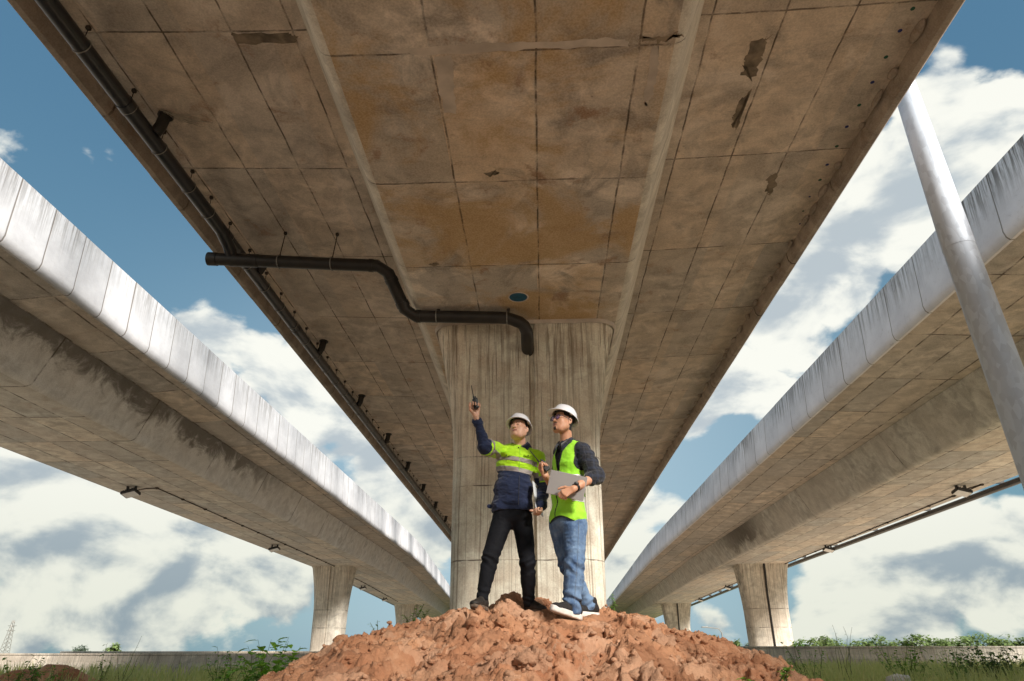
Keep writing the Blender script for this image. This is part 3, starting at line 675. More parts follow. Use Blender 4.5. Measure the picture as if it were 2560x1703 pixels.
def clod(label, c, r, sc, seed, m=None, name='clay_clod', cat='clod', rugged=.2):
    bm = bmesh.new(); bmesh.ops.create_icosphere(bm, subdivisions=5, radius=1); v = np.array([q.co[:] for q in bm.verts]); f = [[q.index for q in g.verts] for g in bm.faces]; bm.free()
    d = 1+rugged*fbm(v*1.4+seed, 3, seed)+.12*fbm(v*4+seed, 4, seed+1)+.08*fbm(v*9, 4, seed+2)-.05*np.abs(fbm(v*5, 3, seed+6))
    q = v*d[:, None]*np.array(sc)*r+np.array(c)
    o = mobj(name, q, f, m or M['soil'], smooth=True); tag(o, label, cat); return o
p = at(1282, 1520, 6.55); clod('rounded clay boulder lying between the legs of the man in black trousers', p, .13, (1.25, 1, .95), 3)
p = at(1352, 1514, 6.45); clod('split ribbed lump of dry clay between the two men', p, .085, (1.1, .8, .8), 21, rugged=.5)

# concrete barriers
M['wall'] = concrete('barrier_concrete', (.62, .57, .50), (.56, .49, .41), (.26, .23, .20), rust=.15, pale=.25, dirt=.7, fleck=.5, streak=.5, topz=(-1, .75), px=6., lw=.03)
def wall(label, x0, x1, Y, ztop, name='concrete_barrier'):
    root = empty(name, ((x0+x1)/2, Y, 0)); tag(root, label, 'barrier', 'concrete road barriers')
    prof = [(0, ztop), (-.02, ztop-.02), (-.03, ztop-.20), (-.10, ztop-.32), (-.12, -.2), (.4, -.2), (.30, ztop)]
    V = []; n = len(prof)
    for x in (x0, x1): V += [(x, Y+p[0], p[1]) for p in prof]
    F = [(j, (j+1) % n, n+(j+1) % n, n+j) for j in range(n)]+[tuple(range(n-1, -1, -1)), tuple(range(n, 2*n))]
    mobj('wall_body', V, F, M['wall'], root)
    mobj('coping', *(lambda b: (b.v, b.f))(MB().box(((x0+x1)/2, Y+.15, ztop+.028), (x1-x0-.004, .38, .05), bev=.01)), M['wall'], root)
wall('low concrete barrier running across the ground on the left of the mound', -60, -3.0, 22, .62)
wall('low concrete barrier running across the ground on the right of the mound', 3.0, 70, 24, .83)
wall('second low barrier standing farther back behind the left barrier', -27, -4, 40, .78)

# ------------------------------------------------------------------ vegetation
def leafm(name, a, b_, rough=.55, tr=.25):
    m, t, b = mat(name); co = t.node('ShaderNodeTexCoord').outputs['Object']
    t.put(b.inputs['Base Color'], t.mix(t.ramp(t.noise(co, 7, 4), .35, .65), a, b_)); b.inputs['Roughness'].default_value = rough
    tn = t.node('ShaderNodeBsdfTranslucent'); tn.inputs[0].default_value = tuple(min(1, v*1.4) for v in b_)+(1,)
    mx = t.node('ShaderNodeMixShader'); mx.inputs[0].default_value = tr; t.l.new(b.outputs[0], mx.inputs[1]); t.l.new(tn.outputs[0], mx.inputs[2]); t.l.new(mx.outputs[0], t.n['Material Output'].inputs[0]); return m
M['leaf'] = leafm('green_leaves', (.09, .22, .025), (.22, .42, .06)); M['leaf_b'] = leafm('bright_leaves', (.12, .30, .03), (.26, .50, .06))
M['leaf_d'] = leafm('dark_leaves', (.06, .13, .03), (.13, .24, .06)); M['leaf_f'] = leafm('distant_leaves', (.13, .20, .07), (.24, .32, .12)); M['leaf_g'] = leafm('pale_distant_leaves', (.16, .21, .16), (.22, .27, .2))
M['grass'] = leafm('grass_blades', (.28, .40, .07), (.58, .60, .26), tr=.4); M['bark'] = plain('bark', (.10, .07, .045), .9, var=.3, bump=.5); M['stem'] = plain('green_stem', (.10, .13, .04), .7, var=.3)
def leaf(V, F, p, d, up, L, W, fold=.25, droop=.3):
    d = d.normalized(); s = d.cross(up); s = s.normalized() if s.length > 1e-4 else Vector((1, 0, 0)); u = s.cross(d); n = len(V)
    for t_, w_ in ((0, .0), (.3, .85), (.6, .9), (1, 0)):
        c = p+d*L*t_-Vector((0, 0, 1))*droop*L*t_*t_
        if w_ == 0: V.append(c)
        else: V.append(c+s*W*w_*.5+u*fold*W*.4); V.append(c); V.append(c-s*W*w_*.5+u*fold*W*.4)
    F += [(n, n+1, n+2), (n, n+2, n+3), (n+1, n+4, n+5, n+2), (n+2, n+5, n+6, n+3), (n+4, n+7, n+5), (n+5, n+7, n+6)]
def rdir(R, zlo=-.2, zhi=.9):
    a = R.uniform(0, 2*PI); z = R.uniform(zlo, zhi); h = math.sqrt(max(0, 1-z*z)); return Vector((h*math.cos(a), h*math.sin(a), z))
def plant(label, x, y, z, h, spread, ns, nl, L, W, m='leaf', seed=0, cat='plant', name='leafy_plant', lean=(0, 0), up=.2, group=None, bare=.25):
    R = np.random.RandomState(seed); root = empty(name, (x, y, z)); tag(root, label, cat, group)
    V = []; F = []; mb = MB()
    for s in range(ns):
        a = R.uniform(0, 2*PI); e = Vector((math.cos(a)*spread*R.uniform(.3, 1)+lean[0], math.sin(a)*spread*R.uniform(.2, .8)+lean[1], h*R.uniform(.55, 1)))
        base = Vector((x+R.normal()*spread*.15, y+R.normal()*spread*.1, z-.03)); pts = []
        for i in range(8):
            t_ = i/7; pts.append(base+Vector((e.x*t_**1.4, e.y*t_**1.4, e.z*t_))+Vector((R.normal(), R.normal(), 0))*.012*h)
        mb.tube(pts, [max(.0015, .006*(1-.75*i/7)*max(1, h)) for i in range(8)], 5)
        for k in range(nl):
            t_ = bare+(1-bare)*(k+R.rand())/nl; q = pts[min(7, int(t_*7))].lerp(pts[min(7, int(t_*7)+1)], t_*7 % 1)
            leaf(V, F, q, rdir(R, -.1, .6), Vector((0, 0, 1)), L*R.uniform(.6, 1.15), W*R.uniform(.6, 1.1), droop=R.uniform(.1, .6))
    mb.build('stem', M['stem'], root, True); mobj('leaves', V, F, M[m], root); return root
def gz(x, y):
    return max(0., float(mound_h(np.array([float(x)]), np.array([float(y)]))[0]))
k0 = IW/2357
def pat(label, dx, dy, Y, h, spread, ns, nl, L, W, **kw):      # dx, dy: where its foot is seen
    p = at(dx*k0, dy*k0, Y); return plant(label, p.x, p.y, kw.pop('z', p.z), h, spread, ns, nl, L, W, **kw)
pat('dense broad-leaved green vine heaped in front of the left barrier, beside the mound', 612, 1585, 7.6, .80, .40, 22, 16, .13, .10, m='leaf_b', seed=3, cat='vine', name='vine', z=.02, bare=.1)
pat('bright young seedling with broad leaves on the front right slope of the mound', 1800, 1568, 4.3, .13, .10, 4, 4, .07, .042, m='leaf_b', seed=8, bare=.5)
pat('low sprig with two rounded bright leaves at the bottom edge, right of the mound centre', 1712, 1572, 4.2, .07, .08, 3, 3, .06, .045, m='leaf_b', seed=9, bare=.6)
pat('small leafy shrub on the left ridge of the mound under the second left pier', 950, 1452, 7.4, .30, .28, 7, 16, .05, .035, m='leaf', seed=12)
pat('thin sprig sticking up on the left shoulder of the mound', 868, 1472, 7.0, .20, .16, 4, 9, .04, .025, m='leaf', seed=13)
pat('tall slim weed with small leaves beside the right foot of the central pier', 1416, 1428, 8.2, .36, .05, 3, 26, .05, .022, m='leaf_b', seed=14, bare=.05)
pat('wispy twig on the right ridge of the mound, below the farthest right pier', 1500, 1462, 8.4, .2, .12, 4, 9, .04, .02, m='leaf', seed=15)
pat('tiny weed growing out of the clay on the right slope', 1731, 1548, 5.0, .07, .04, 3, 8, .03, .018, m='leaf_b', seed=16)
pat('dark bushy weed at the far right edge in front of the right barrier', 2300, 1600, 12, .88, .75, 34, 34, .10, .06, m='leaf_d', seed=20, z=0)
pat('green weed with arching stems, next to the dark bush on the right', 2090, 1600, 11, .95, .6, 18, 20, .09, .055, m='leaf', seed=21, z=0)
pat('bushy green weed at the left edge, on the small heap of orange soil', 25, 1600, 9, .62, .45, 18, 20, .08, .05, m='leaf', seed=22, z=.05)
pat('tall thin weed in front of the left barrier, near its left end', 235, 1585, 11, .85, .12, 5, 14, .08, .04, m='leaf', seed=23, z=0)
pat('spindly flowering weed rising above the left barrier', 275, 1585, 11, 1.05, .25, 4, 12, .05, .02, m='leaf', seed=24, z=0)
pat('leafy weed in front of the left barrier, halfway to the mound', 500, 1590, 10, .82, .30, 12, 18, .09, .045, m='leaf', seed=25, z=0)
pat('small leafy weed in front of the left barrier at its left third', 125, 1600, 10, .55, .25, 7, 10, .09, .045, m='leaf', seed=26, z=0)
pat('green weed right of the mound foot, in front of the right barrier', 1870, 1580, 10, .85, .35, 12, 18, .07, .04, m='leaf', seed=27, z=0)
pat('tall thin stalks standing above the right barrier, beside its pier', 1950, 1590, 12, 1.12, .35, 7, 9, .06, .014, m='grass', seed=28, z=0)
pat('pair of broad shiny leaves on the ground, right of the mound', 1850, 1572, 6.5, .18, .12, 4, 4, .09, .045, m='leaf', seed=29, z=.18, bare=.5)
pat('light green weed clump below the right barrier, between grass and bush', 2200, 1590, 11, .80, .45, 16, 20, .08, .045, m='leaf', seed=30, z=0)
pat('low green weed at the foot of the vine, left of the mound', 520, 1600, 7.5, .55, .25, 12, 12, .10, .055, m='leaf_b', seed=31, z=.05)
pat('small leafy weed between vine and mound', 700, 1545, 8.2, .45, .16, 7, 12, .07, .04, m='leaf', seed=32, z=.2)

# grass: too many blades to count
R = np.random.RandomState(2); V = []; F = []
def blades(n, xr, yr, h0, h1, clump=.0):
    for k in range(n):
        x = R.uniform(*xr); y = R.uniform(*yr)
        if vnoise(np.array([[x*.9, y*.9, 3.]]))[0] < clump: continue
        if abs(x+.1) < 2.5+.02*y and y < 9: continue
        h = R.uniform(h0, h1); a = R.uniform(0, 2*PI); l = R.uniform(.1, .5)*h; w_ = R.uniform(.006, .013)*(1+y*.04); dx, dy = math.cos(a), math.sin(a); i = len(V)
        for t_, ww in ((0, 1), (.5, .8)): 
            c = (x+dx*l*t_*t_, y+dy*l*t_*t_, h*t_); V.append((c[0]-dy*w_*ww, c[1]+dx*w_*ww, c[2])); V.append((c[0]+dy*w_*ww, c[1]-dx*w_*ww, c[2]))
        V.append((x+dx*l, y+dy*l, h)); F.append((i, i+1, i+3, i+2)); F.append((i+2, i+3, i+4))
blades(21000, (3.0, 16), (8, 23), .22, .55, -.5); blades(5000, (2.6, 9), (6, 12), .2, .48, -.3)
blades(9000, (-14, -3.0), (9, 21), .15, .52, -.1); blades(2500, (-8, -2.8), (6, 12), .15, .42, -.1); blades(1200, (4, 14), (10, 22), .5, .75, .2)
tag(mobj('grass', V, F, M['grass']), kind='stuff')
# small heap of soil at the left edge
def heap(label, cx, cy, rx, ry, h, seed):
    n = 90; g = np.linspace(-1.3, 1.3, n); XX, YY = np.meshgrid(g, g, indexing='ij'); u = XX.ravel(); v = YY.ravel()
    x = cx+u*rx; y = cy+v*ry; p = np.stack([x, y, 0*x], 1); z = h*np.exp(-(u*u+v*v)*1.6)*(1+.5*fbm(p*1.6, 3, seed))+.10*(worley(x, y, .34, seed)-.6)*np.exp(-(u*u+v*v))+.05*worley(x+2, y, .15, seed+1)*np.exp(-(u*u+v*v))-.06
    ii, jj = np.meshgrid(np.arange(n-1), np.arange(n-1), indexing='ij'); a = (ii*n+jj).ravel()
    z = z
    o = mobj('soil_heap', np.stack([x, y, z], 1), np.stack([a, a+n, a+n+1, a+1], 1), M['soil'], smooth=True); tag(o, label, 'soil heap', 'small soil heaps'); return o
heap('low heap of orange soil at the left edge, in front of the barrier', -7.4, 11, 1.2, 1.0, .40, 3)
heap('small heap of orange soil in the weeds, left of the vine', -3.9, 10, .8, .8, .28, 8)
# white plastic bag in the weeds on the right
def bag():
    p = at(2245, 1694, 8.5); bm = bmesh.new(); bmesh.ops.create_icosphere(bm, subdivisions=5, radius=1); v = np.array([q.co[:] for q in bm.verts]); f = [[q.index for q in g.verts] for g in bm.faces]; bm.free()
    d = 1+.35*fbm(v*1.3+.37, 3, 51)+.30*np.abs(fbm(v*5, 3, 52)); q = v*d[:, None]*np.array([.10, .09, .07])+np.array([p.x, p.y, p.z-.045])
    o = mobj('plastic_bag', q, f, plain('white_plastic_film', (.72, .70, .66), .4, var=.15, bump=.3), smooth=True); tag(o, 'crumpled whitish plastic bag lying among the weeds at bottom right', 'plastic bag')
bag()

# far trees and bushes
def tree(label, x, y, h, wdt, m, seed, n=700, L=.5, name='tree', cat='tree', trunk=.35, shape=1., group=None):
    R = np.random.RandomState(seed); root = empty(name, (x, y, 0)); tag(root, label, cat, group)
    mb = MB(); mb.tube([(x, y, -.2), (x+.02*h, y, h*.35), (x, y, h*.8)], [.035*h*.6+.02, .02*h+.01, .01], 7)
    cl = []
    for k in range(9 if n > 250 else 6):
        a = R.uniform(0, 2*PI); rr = wdt*.5*R.uniform(.15, .62); z = h*(trunk+(1-trunk)*R.uniform(.2, .85)); c = Vector((x+rr*math.cos(a), y+rr*math.sin(a), z)); cl.append((c, wdt*R.uniform(.16, .30)))
        mb.tube([(x, y, h*trunk*.8), tuple(c)], [.012*h, .004*h], 5)
    mb.build('trunk', M['bark'], root, True); V = []; F = []
    for k in range(n):
        c, r = cl[R.randint(len(cl))]; d = rdir(R, -1, 1); q = c+Vector((d.x*r, d.y*r, d.z*r*.8*shape))*R.uniform(.5, 1.1)
        q.z = min(q.z, h*1.02); leaf(V, F, q, rdir(R, -.4, .8), Vector((0, 0, 1)), L*R.uniform(.5, 1.2), L*.5)
    mobj('crown', V, F, M[m], root); return root
def tpx(dx, dtop, Y, wpx, label, m, seed, **kw):
    p = at(dx*k0, dtop*k0, Y); s = Y*k0/1667/.92; tree(label, p.x, Y, p.z, wpx*s, m, seed, **kw)
tpx(185, 1487, 120, 44, 'pale rounded distant tree above the left barrier', 'leaf_g', 1, n=700, L=.5)
tpx(266, 1477, 70, 34, 'dark green pointed tree above the left barrier', 'leaf_f', 2, n=700, L=.45, trunk=.1)
tpx(1003, 1436, 30, 28, 'small rounded green tree behind the mound under the left viaduct', 'leaf', 4, n=600, L=.16)
tpx(1648, 1462, 75, 44, 'light green tree behind the right ridge of the mound, next to the thin street lamp', 'leaf_f', 5, n=700, L=.45)
tpx(1690, 1474, 85, 30, 'smaller tree between the street lamp and the nearest right pier', 'leaf_f', 6, n=400, L=.45)
tpx(1722, 1480, 95, 26, 'low faint tree touching the left side of the nearest right pier', 'leaf_g', 7, n=300, L=.5)
tpx(1835, 1470, 45, 24, 'leafy shrub just right of the nearest right pier', 'leaf', 9, n=300, L=.2, name='bush', cat='bush')
ORD = 'first second third fourth fifth sixth seventh eighth ninth tenth eleventh twelfth thirteenth fourteenth fifteenth sixteenth seventeenth eighteenth nineteenth twentieth'.split()+['twenty-'+q for q in 'first second third fourth fifth sixth seventh eighth ninth'.split()]+['thirtieth']
R2 = np.random.RandomState(77); x = 1868; i = 0
while x < 2420:
    wpx = R2.uniform(28, 48); top = 1470-8*math.sin(i*1.3)*R2.rand()-5*R2.rand()
    tpx(x, top, R2.uniform(66, 82), wpx*1.25, ORD[i]+' bush from the left in the row behind the right barrier', 'leaf_f', 100+i, n=420, L=.46, trunk=.05, name='bush', cat='bush', group='row of bushes behind the right barrier')
    x += wpx*.62; i += 1
# street lamp and lattice tower far away
def lamp(px, ptop, Y):
    p = at(px*k0, ptop*k0, Y); root = empty('street_lamp', (p.x, Y, 0)); tag(root, 'thin distant street lamp with a single arm, behind the right side of the mound', 'street lamp')
    mb = MB(); mb.tube([(p.x, Y, 0), (p.x, Y, p.z-.6)], [.11, .07], 8); mb.tube([(p.x, Y, p.z-.6), (p.x-.3, Y, p.z-.15), (p.x-1.6, Y, p.z)], .05, 6); mb.build('pole', M['steel'], root, True)
    MB().box((p.x-1.9, Y, p.z+.02), (.7, .3, .12), bev=.03).build('lamp_head', M['steel'], root)
lamp(1660, 1444, 85)
def tower(px, ptop, Y):
    p = at(px*k0, ptop*k0, Y); H = p.z; root = empty('lattice_tower', (p.x, Y, 0)); tag(root, 'faint lattice pylon on the horizon at the left edge', 'pylon')
    mb = MB(); n = 9
    def cr(i, t): w_ = H*.10*(1-t*.8); sx, sy = ((-1, -1), (1, -1), (1, 1), (-1, 1))[i]; return Vector((p.x+sx*w_, Y+sy*w_, H*t))
    for i in range(4):
        MB().tube([cr(i, 0), cr(i, 1)], .09, 5).build('leg', M['steel'], root)
        for k in range(n): mb.tube([cr(i, k/n), cr((i+1) % 4, (k+1)/n)], .045, 4); mb.tube([cr((i+1) % 4, k/n), cr(i, (k+1)/n)], .045, 4)
    mb.build('bracing', M['steel'], root)
    mb = MB()
    for t_ in (.72, .85): mb.tube([(p.x-H*.13, Y, H*t_), (p.x+H*.13, Y, H*t_)], .08, 5)
    mb.build('cross_arm', M['steel'], root)
tower(32, 1428, 230)
#PART3
# ------------------------------------------------------------------ people: smooth-blended surfaces
class Sdf:
    def __init__(s, lo, hi, h):
        s.lo = np.array(lo, float); s.h = h; s.n = np.ceil((np.array(hi)-s.lo)/h).astype(int)+1; s.D = np.full(s.n, .06, np.float32)
    def sub(s, lo, hi):
        a = np.clip(np.floor((np.array(lo)-s.lo)/s.h).astype(int), 0, s.n-1); b = np.clip(np.ceil((np.array(hi)-s.lo)/s.h).astype(int)+1, 1, s.n)
        sl_ = tuple(slice(i, j) for i, j in zip(a, b)); g = [s.lo[k]+s.h*np.arange(a[k], b[k]) for k in range(3)]
        return sl_, np.stack(np.meshgrid(*g, indexing='ij'), -1)
    def blend(s, sl_, d, k, op):
        A = s.D[sl_]
        if op == 'sub':
            d = -d; hh = np.clip(k-np.abs(A-d), 0, None)/k; s.D[sl_] = np.maximum(A, d)+hh*hh*k*.25
        else:
            hh = np.clip(k-np.abs(A-d), 0, None)/k; s.D[sl_] = np.minimum(A, d)-hh*hh*k*.25
    def cone(s, a, b, ra, rb, k=.015, sq=None, op='add'):     # tapered capsule; sq=(axis, factor) flattens it
        a = np.array(a, float); b = np.array(b, float); m = max(ra, rb)+.05
        sl_, P = s.sub(np.minimum(a, b)-m, np.maximum(a, b)+m)
        if 0 in P.shape: return
        ba = b-a; t = np.clip(((P-a)@ba)/max(1e-9, ba@ba), 0, 1); v = P-a-t[..., None]*ba
        if sq is not None:
            n = np.array(sq[0], float); n /= np.linalg.norm(n); v = v+((v@n)*(sq[1]-1))[..., None]*n
        s.blend(sl_, (np.sqrt((v*v).sum(-1))-(ra+(rb-ra)*t)).astype(np.float32), k, op)
    def ell(s, c, r, R=None, k=.015, op='add'):
        c = np.array(c, float); r = np.array(r, float); m = r.max()+.05; sl_, P = s.sub(c-m, c+m)
        if 0 in P.shape: return
        v = P-c
        if R is not None: v = v@np.array(R)
        q = np.sqrt(((v/r)**2).sum(-1)); g = np.sqrt(((v/(r*r))**2).sum(-1))+1e-9
        s.blend(sl_, np.clip(q*(q-1)/g, -.2, .2).astype(np.float32), k, op)
    def chain(s, pts, rr, k=.015, sq=None):
        for i in range(len(pts)-1): s.cone(pts[i], pts[i+1], rr[i], rr[i+1], k, sq)
    def field(s, fn, lo=None, hi=None):       # add a displacement where the surface is near
        idx = np.argwhere(np.abs(s.D) < .03); P = s.lo+idx*s.h; s.D[tuple(idx.T)] += fn(P).astype(np.float32)
    def mesh(s):
        D = s.D; D[0] = D[-1] = .05; D[:, 0] = D[:, -1] = .05; D[:, :, 0] = D[:, :, -1] = .05
        I = D < 0; c = np.zeros(tuple(np.array(D.shape)-1), np.int8)
        for dx in (0, 1):
            for dy in (0, 1):
                for dz_ in (0, 1): c += I[dx:D.shape[0]-1+dx, dy:D.shape[1]-1+dy, dz_:D.shape[2]-1+dz_]
        cells = np.argwhere((c > 0) & (c < 8)); idm = np.full(c.shape, -1, np.int64); idm[tuple(cells.T)] = np.arange(len(cells))
        acc = np.zeros((len(cells), 3)); cnt = np.zeros(len(cells)); off = [(a, b, d) for a in (0, 1) for b in (0, 1) for d in (0, 1)]
        for o in off:
            for ax in range(3):
                if o[ax]: continue
                o2 = list(o); o2[ax] = 1; a = D[tuple((cells+o).T)]; b = D[tuple((cells+o2).T)]; m = (a < 0) != (b < 0)
                t = np.where(m, a/np.where(np.abs(a-b) < 1e-9, 1e-9, a-b), 0); p = np.array(o, float)[None]+0*acc; p[:, ax] += t
                acc[m] += p[m]; cnt[m] += 1
        V = s.lo+s.h*(cells+acc/np.maximum(cnt, 1)[:, None]); F = []
        for ax in range(3):
            sl0 = [slice(None)]*3; sl1 = [slice(None)]*3; sl0[ax] = slice(0, -1); sl1[ax] = slice(1, None)
            e = np.argwhere(I[tuple(sl0)] != I[tuple(sl1)]); u, v = [(1, 2), (2, 0), (0, 1)][ax]
            e = e[(e[:, u] > 0) & (e[:, v] > 0)]; q = []
            for du, dv in ((-1, -1), (0, -1), (0, 0), (-1, 0)):
                g = e.copy(); g[:, u] += du; g[:, v] += dv; q.append(idm[tuple(np.minimum(g, np.array(idm.shape)-1).T)])
            q = np.stack(q, 1); ins = I[tuple(e.T)]; q[~ins] = q[~ins][:, ::-1]; F.append(q[(q >= 0).all(1)])
        F = np.concatenate(F)
        for _ in range(1):                    # light relaxation takes the grid steps out
            S = np.zeros_like(V); N = np.zeros(len(V))
            for i in range(4):
                a = F[:, i]; b = F[:, (i+1) % 4]; np.add.at(S, a, V[b]); np.add.at(N, a, 1); np.add.at(S, b, V[a]); np.add.at(N, b, 1)
            V = V*.45+.55*S/np.maximum(N, 1)[:, None]
        return V, F
def npv(v): return np.array(v[:] if not isinstance(v, np.ndarray) else v, float)
def segd(P, a, b):
    a = npv(a); b = npv(b); ba = b-a; t = np.clip(((P-a)@ba)/(ba@ba), 0, 1); return np.linalg.norm(P-a-t[:, None]*ba, axis=1), t
def snapto(V, val, target, axis, tol):
    d = target-val; m = np.abs(d) < tol; V[m] += np.outer(d[m], axis)
def make(name, sdf, parent, mats, classify=None, drop=None, snap=None):
    V, F = sdf.mesh()
    if snap: snap(V)
    Cn = V[F].mean(1); fm = classify(Cn) if classify is not None else None
    if drop is not None:
        keep = ~drop(Cn); F = F[keep]; fm = fm[keep] if fm is not None else None
    used = np.unique(F); mp = np.full(len(V), -1); mp[used] = np.arange(len(used))
    return mobj(name, V[used], mp[F], None, parent, True, mats, fm), V, F, fm
def lift(name, V, F, mask, parent, m, off=.003):        # a strip sewn on: copy those faces, a little proud
    F = F[mask]; N = np.zeros_like(V); nn = np.cross(V[F[:, 2]]-V[F[:, 0]], V[F[:, 3]]-V[F[:, 1]])
    for i in range(4): np.add.at(N, F[:, i], nn)
    N /= np.linalg.norm(N, axis=1)[:, None]+1e-12; used = np.unique(F); mp = np.full(len(V), -1); mp[used] = np.arange(len(used)); k = len(used)
    top = V[used]+N[used]*off; bot = V[used]-N[used]*.001; G = mp[F]; ed = {}
    for f in G.tolist():
        for i in range(4):
            e = (f[i], f[(i+1) % 4])
            if (e[1], e[0]) in ed: del ed[(e[1], e[0])]
            else: ed[e] = 1
    return mobj(name, np.concatenate([top, bot]), G.tolist()+[(b, a, a+k, b+k) for a, b in ed], m, parent, True)

def skinm(name, col, deep):
    m, t, b = mat(name); co = t.node('ShaderNodeTexCoord').outputs['Object']; n = t.noise(co, 30, 5, .6)
    t.put(b.inputs['Base Color'], t.mix(t.ramp(n, .35, .7), col, deep)); b.inputs['Roughness'].default_value = .48; b.inputs['Subsurface Weight'].default_value = .12; b.inputs['Subsurface Radius'].default_value = (.02, .008, .004)
    return m
def fabric(name, a, b_, scale=6, rough=.85, bs=.35, sheen=.2, weave=420):
    m, t, b = mat(name); co = t.node('ShaderNodeTexCoord').outputs['Object']; n = t.noise(co, scale, 6, .6)
    t.put(b.inputs['Base Color'], t.mix(t.ramp(n, .3, .7), a, b_)); b.inputs['Roughness'].default_value = rough; b.inputs['Sheen Weight'].default_value = sheen; b.inputs['Specular IOR Level'].default_value = .25
    bn = t.node('ShaderNodeBump'); bn.inputs['Strength'].default_value = bs; bn.inputs['Distance'].default_value = .006
    t.put(bn.inputs['Height'], t.math('ADD', t.noise(co, 22, 5, .55, .5), t.math('MULTIPLY', t.noise(co, weave, 2), .12))); t.put(b.inputs['Normal'], bn.outputs[0]); return m
M['skin_a'] = skinm('fair_skin', (.68, .40, .28), (.62, .35, .235)); M['skin_b'] = skinm('tan_skin', (.62, .33, .21), (.56, .28, .17))
M['lip'] = plain('lip_skin', (.30, .10, .08), .45, var=.1, scale=40)
M['hair'] = plain('black_hair', (.012, .010, .010), .55, var=.3, scale=60, bump=.6); M['beard'] = plain('short_stubble', (.07, .045, .035), .8, var=.5, scale=220)
M['eyew'] = plain('eye_white', (.62, .58, .54), .3, var=.05); M['iris'] = plain('dark_iris', (.02, .012, .01), .15, var=.1)
M['lime'] = fabric('lime_hivis', (.42, .78, .015), (.50, .86, .03), rough=.7); M['navy'] = fabric('navy_cloth', (.010, .017, .048), (.016, .026, .068))
M['limev'] = fabric('lime_mesh_vest', (.30, .72, .03), (.40, .82, .05), rough=.75)
M['tape'] = plain('grey_reflective_tape', (.30, .265, .25), .62, .0, var=.15, scale=12); M['tapew'] = plain('white_reflective_tape', (.75, .76, .74), .3, var=.08)
M['blackcloth'] = fabric('black_trousers', (.0035, .004, .006), (.007, .008, .012), sheen=0.); M['piping'] = plain('black_piping', (.012, .012, .012), .7)
M['helmet'] = plain('white_helmet_shell', (.84, .85, .90), .22, var=.02, scale=3, spec=.6); M['helmet_in'] = plain('cream_helmet_lining', (.66, .62, .46), .5, var=.06)
M['band'] = plain('black_headband', (.015, .015, .015), .7)
def denim():
    m, t, b = mat('blue_denim'); co = t.node('ShaderNodeTexCoord').outputs['Object']; n = t.noise(t.vm('MULTIPLY', co, (1, 1, .6)), 7, 7, .65); n2 = t.noise(co, 30, 5, .7)
    c = t.mix(t.ramp(n, .34, .66), (.06, .11, .22), (.17, .26, .40)); c = t.mix(t.math('MULTIPLY', t.ramp(n2, .5, .75), .4), c, (.28, .37, .48))
    t.put(b.inputs['Base Color'], c); b.inputs['Roughness'].default_value = .9; b.inputs['Specular IOR Level'].default_value = .2
    bn = t.node('ShaderNodeBump'); bn.inputs['Strength'].default_value = .5; bn.inputs['Distance'].default_value = .008
    t.put(bn.inputs['Height'], t.math('ADD', t.noise(co, 16, 6, .6, .6), t.math('MULTIPLY', t.noise(co, 500, 2), .15))); t.put(b.inputs['Normal'], bn.outputs[0]); return m
M['denim'] = denim()
def plaid():
    m, t, b = mat('dark_plaid'); co = t.node('ShaderNodeTexCoord').outputs['Object']
    w_ = t.vm('ADD', co, t.vm('SCALE', t.vm('SUBTRACT', t.noise(co, 9, 3, out=1), (.5, .5, .5)), scale=.025)); X, Y, Z = t.sep(w_)[0:3]
    def stripe(v, per, wd, ph): return t.ramp(t.math('ABSOLUTE', t.math('SUBTRACT', t.math('FRACT', t.math('DIVIDE', t.math('ADD', v, ph), per)), .5)), wd, wd*.4, 0, 1)
    h_ = t.math('ADD', t.math('MULTIPLY', X, .8), t.math('MULTIPLY', Y, .6))
    c = t.mix(stripe(Z, .075, .22, 0), (.005, .006, .012), (.010, .015, .032)); c = t.mix(t.math('MULTIPLY', stripe(h_, .065, .20, .02), .6), c, (.016, .024, .05))
    c = t.mix(t.math('MULTIPLY', stripe(Z, .075, .032, .03), .40), c, (.10, .10, .11)); c = t.mix(t.math('MULTIPLY', stripe(h_, .065, .032, .0), .40), c, (.09, .10, .13))
    t.put(b.inputs['Base Color'], c); b.inputs['Roughness'].default_value = .8; b.inputs['Sheen Weight'].default_value = .2
    bn = t.node('ShaderNodeBump'); bn.inputs['Strength'].default_value = .35; bn.inputs['Distance'].default_value = .006; t.put(bn.inputs['Height'], t.noise(co, 20, 5)); t.put(b.inputs['Normal'], bn.outputs[0]); return m
M['plaid'] = plaid()
M['leather'] = plain('brown_boot_leather', (.022, .017, .014), .6, var=.4, scale=14, bump=.3); M['sole'] = plain('dusty_boot_sole', (.13, .095, .07), .85, var=.3, scale=30)
M['sneaker'] = plain('black_sneaker_mesh', (.016, .014, .014), .75, var=.4, scale=60, bump=.4); M['white_sole'] = plain('white_foam_sole', (.72, .68, .64), .6, var=.12, scale=20)
M['zip'] = plain('dark_zip', (.10, .10, .11), .4, .4); M['alu'] = plain('grey_aluminium', (.36, .34, .335), .42, .35, var=.04, scale=3); M['radio'] = plain('black_radio_plastic', (.014, .014, .015), .42, var=.2); M['radio_g'] = plain('charcoal_radio_side', (.05, .055, .06), .4, var=.15)
M['paper'] = plain('white_board', (.72, .76, .80), .5, var=.05); M['glassf'] = plain('dark_blue_frame', (.012, .016, .045), .25, var=.1, spec=.6)
def lensg():
    m, t, b = mat('violet_coated_lens'); b.inputs['Base Color'].default_value = (.25, .16, .75, 1); b.inputs['Roughness'].default_value = .05; b.inputs['Alpha'].default_value = .38; b.inputs['Specular IOR Level'].default_value = .8; return m
M['lens'] = lensg()

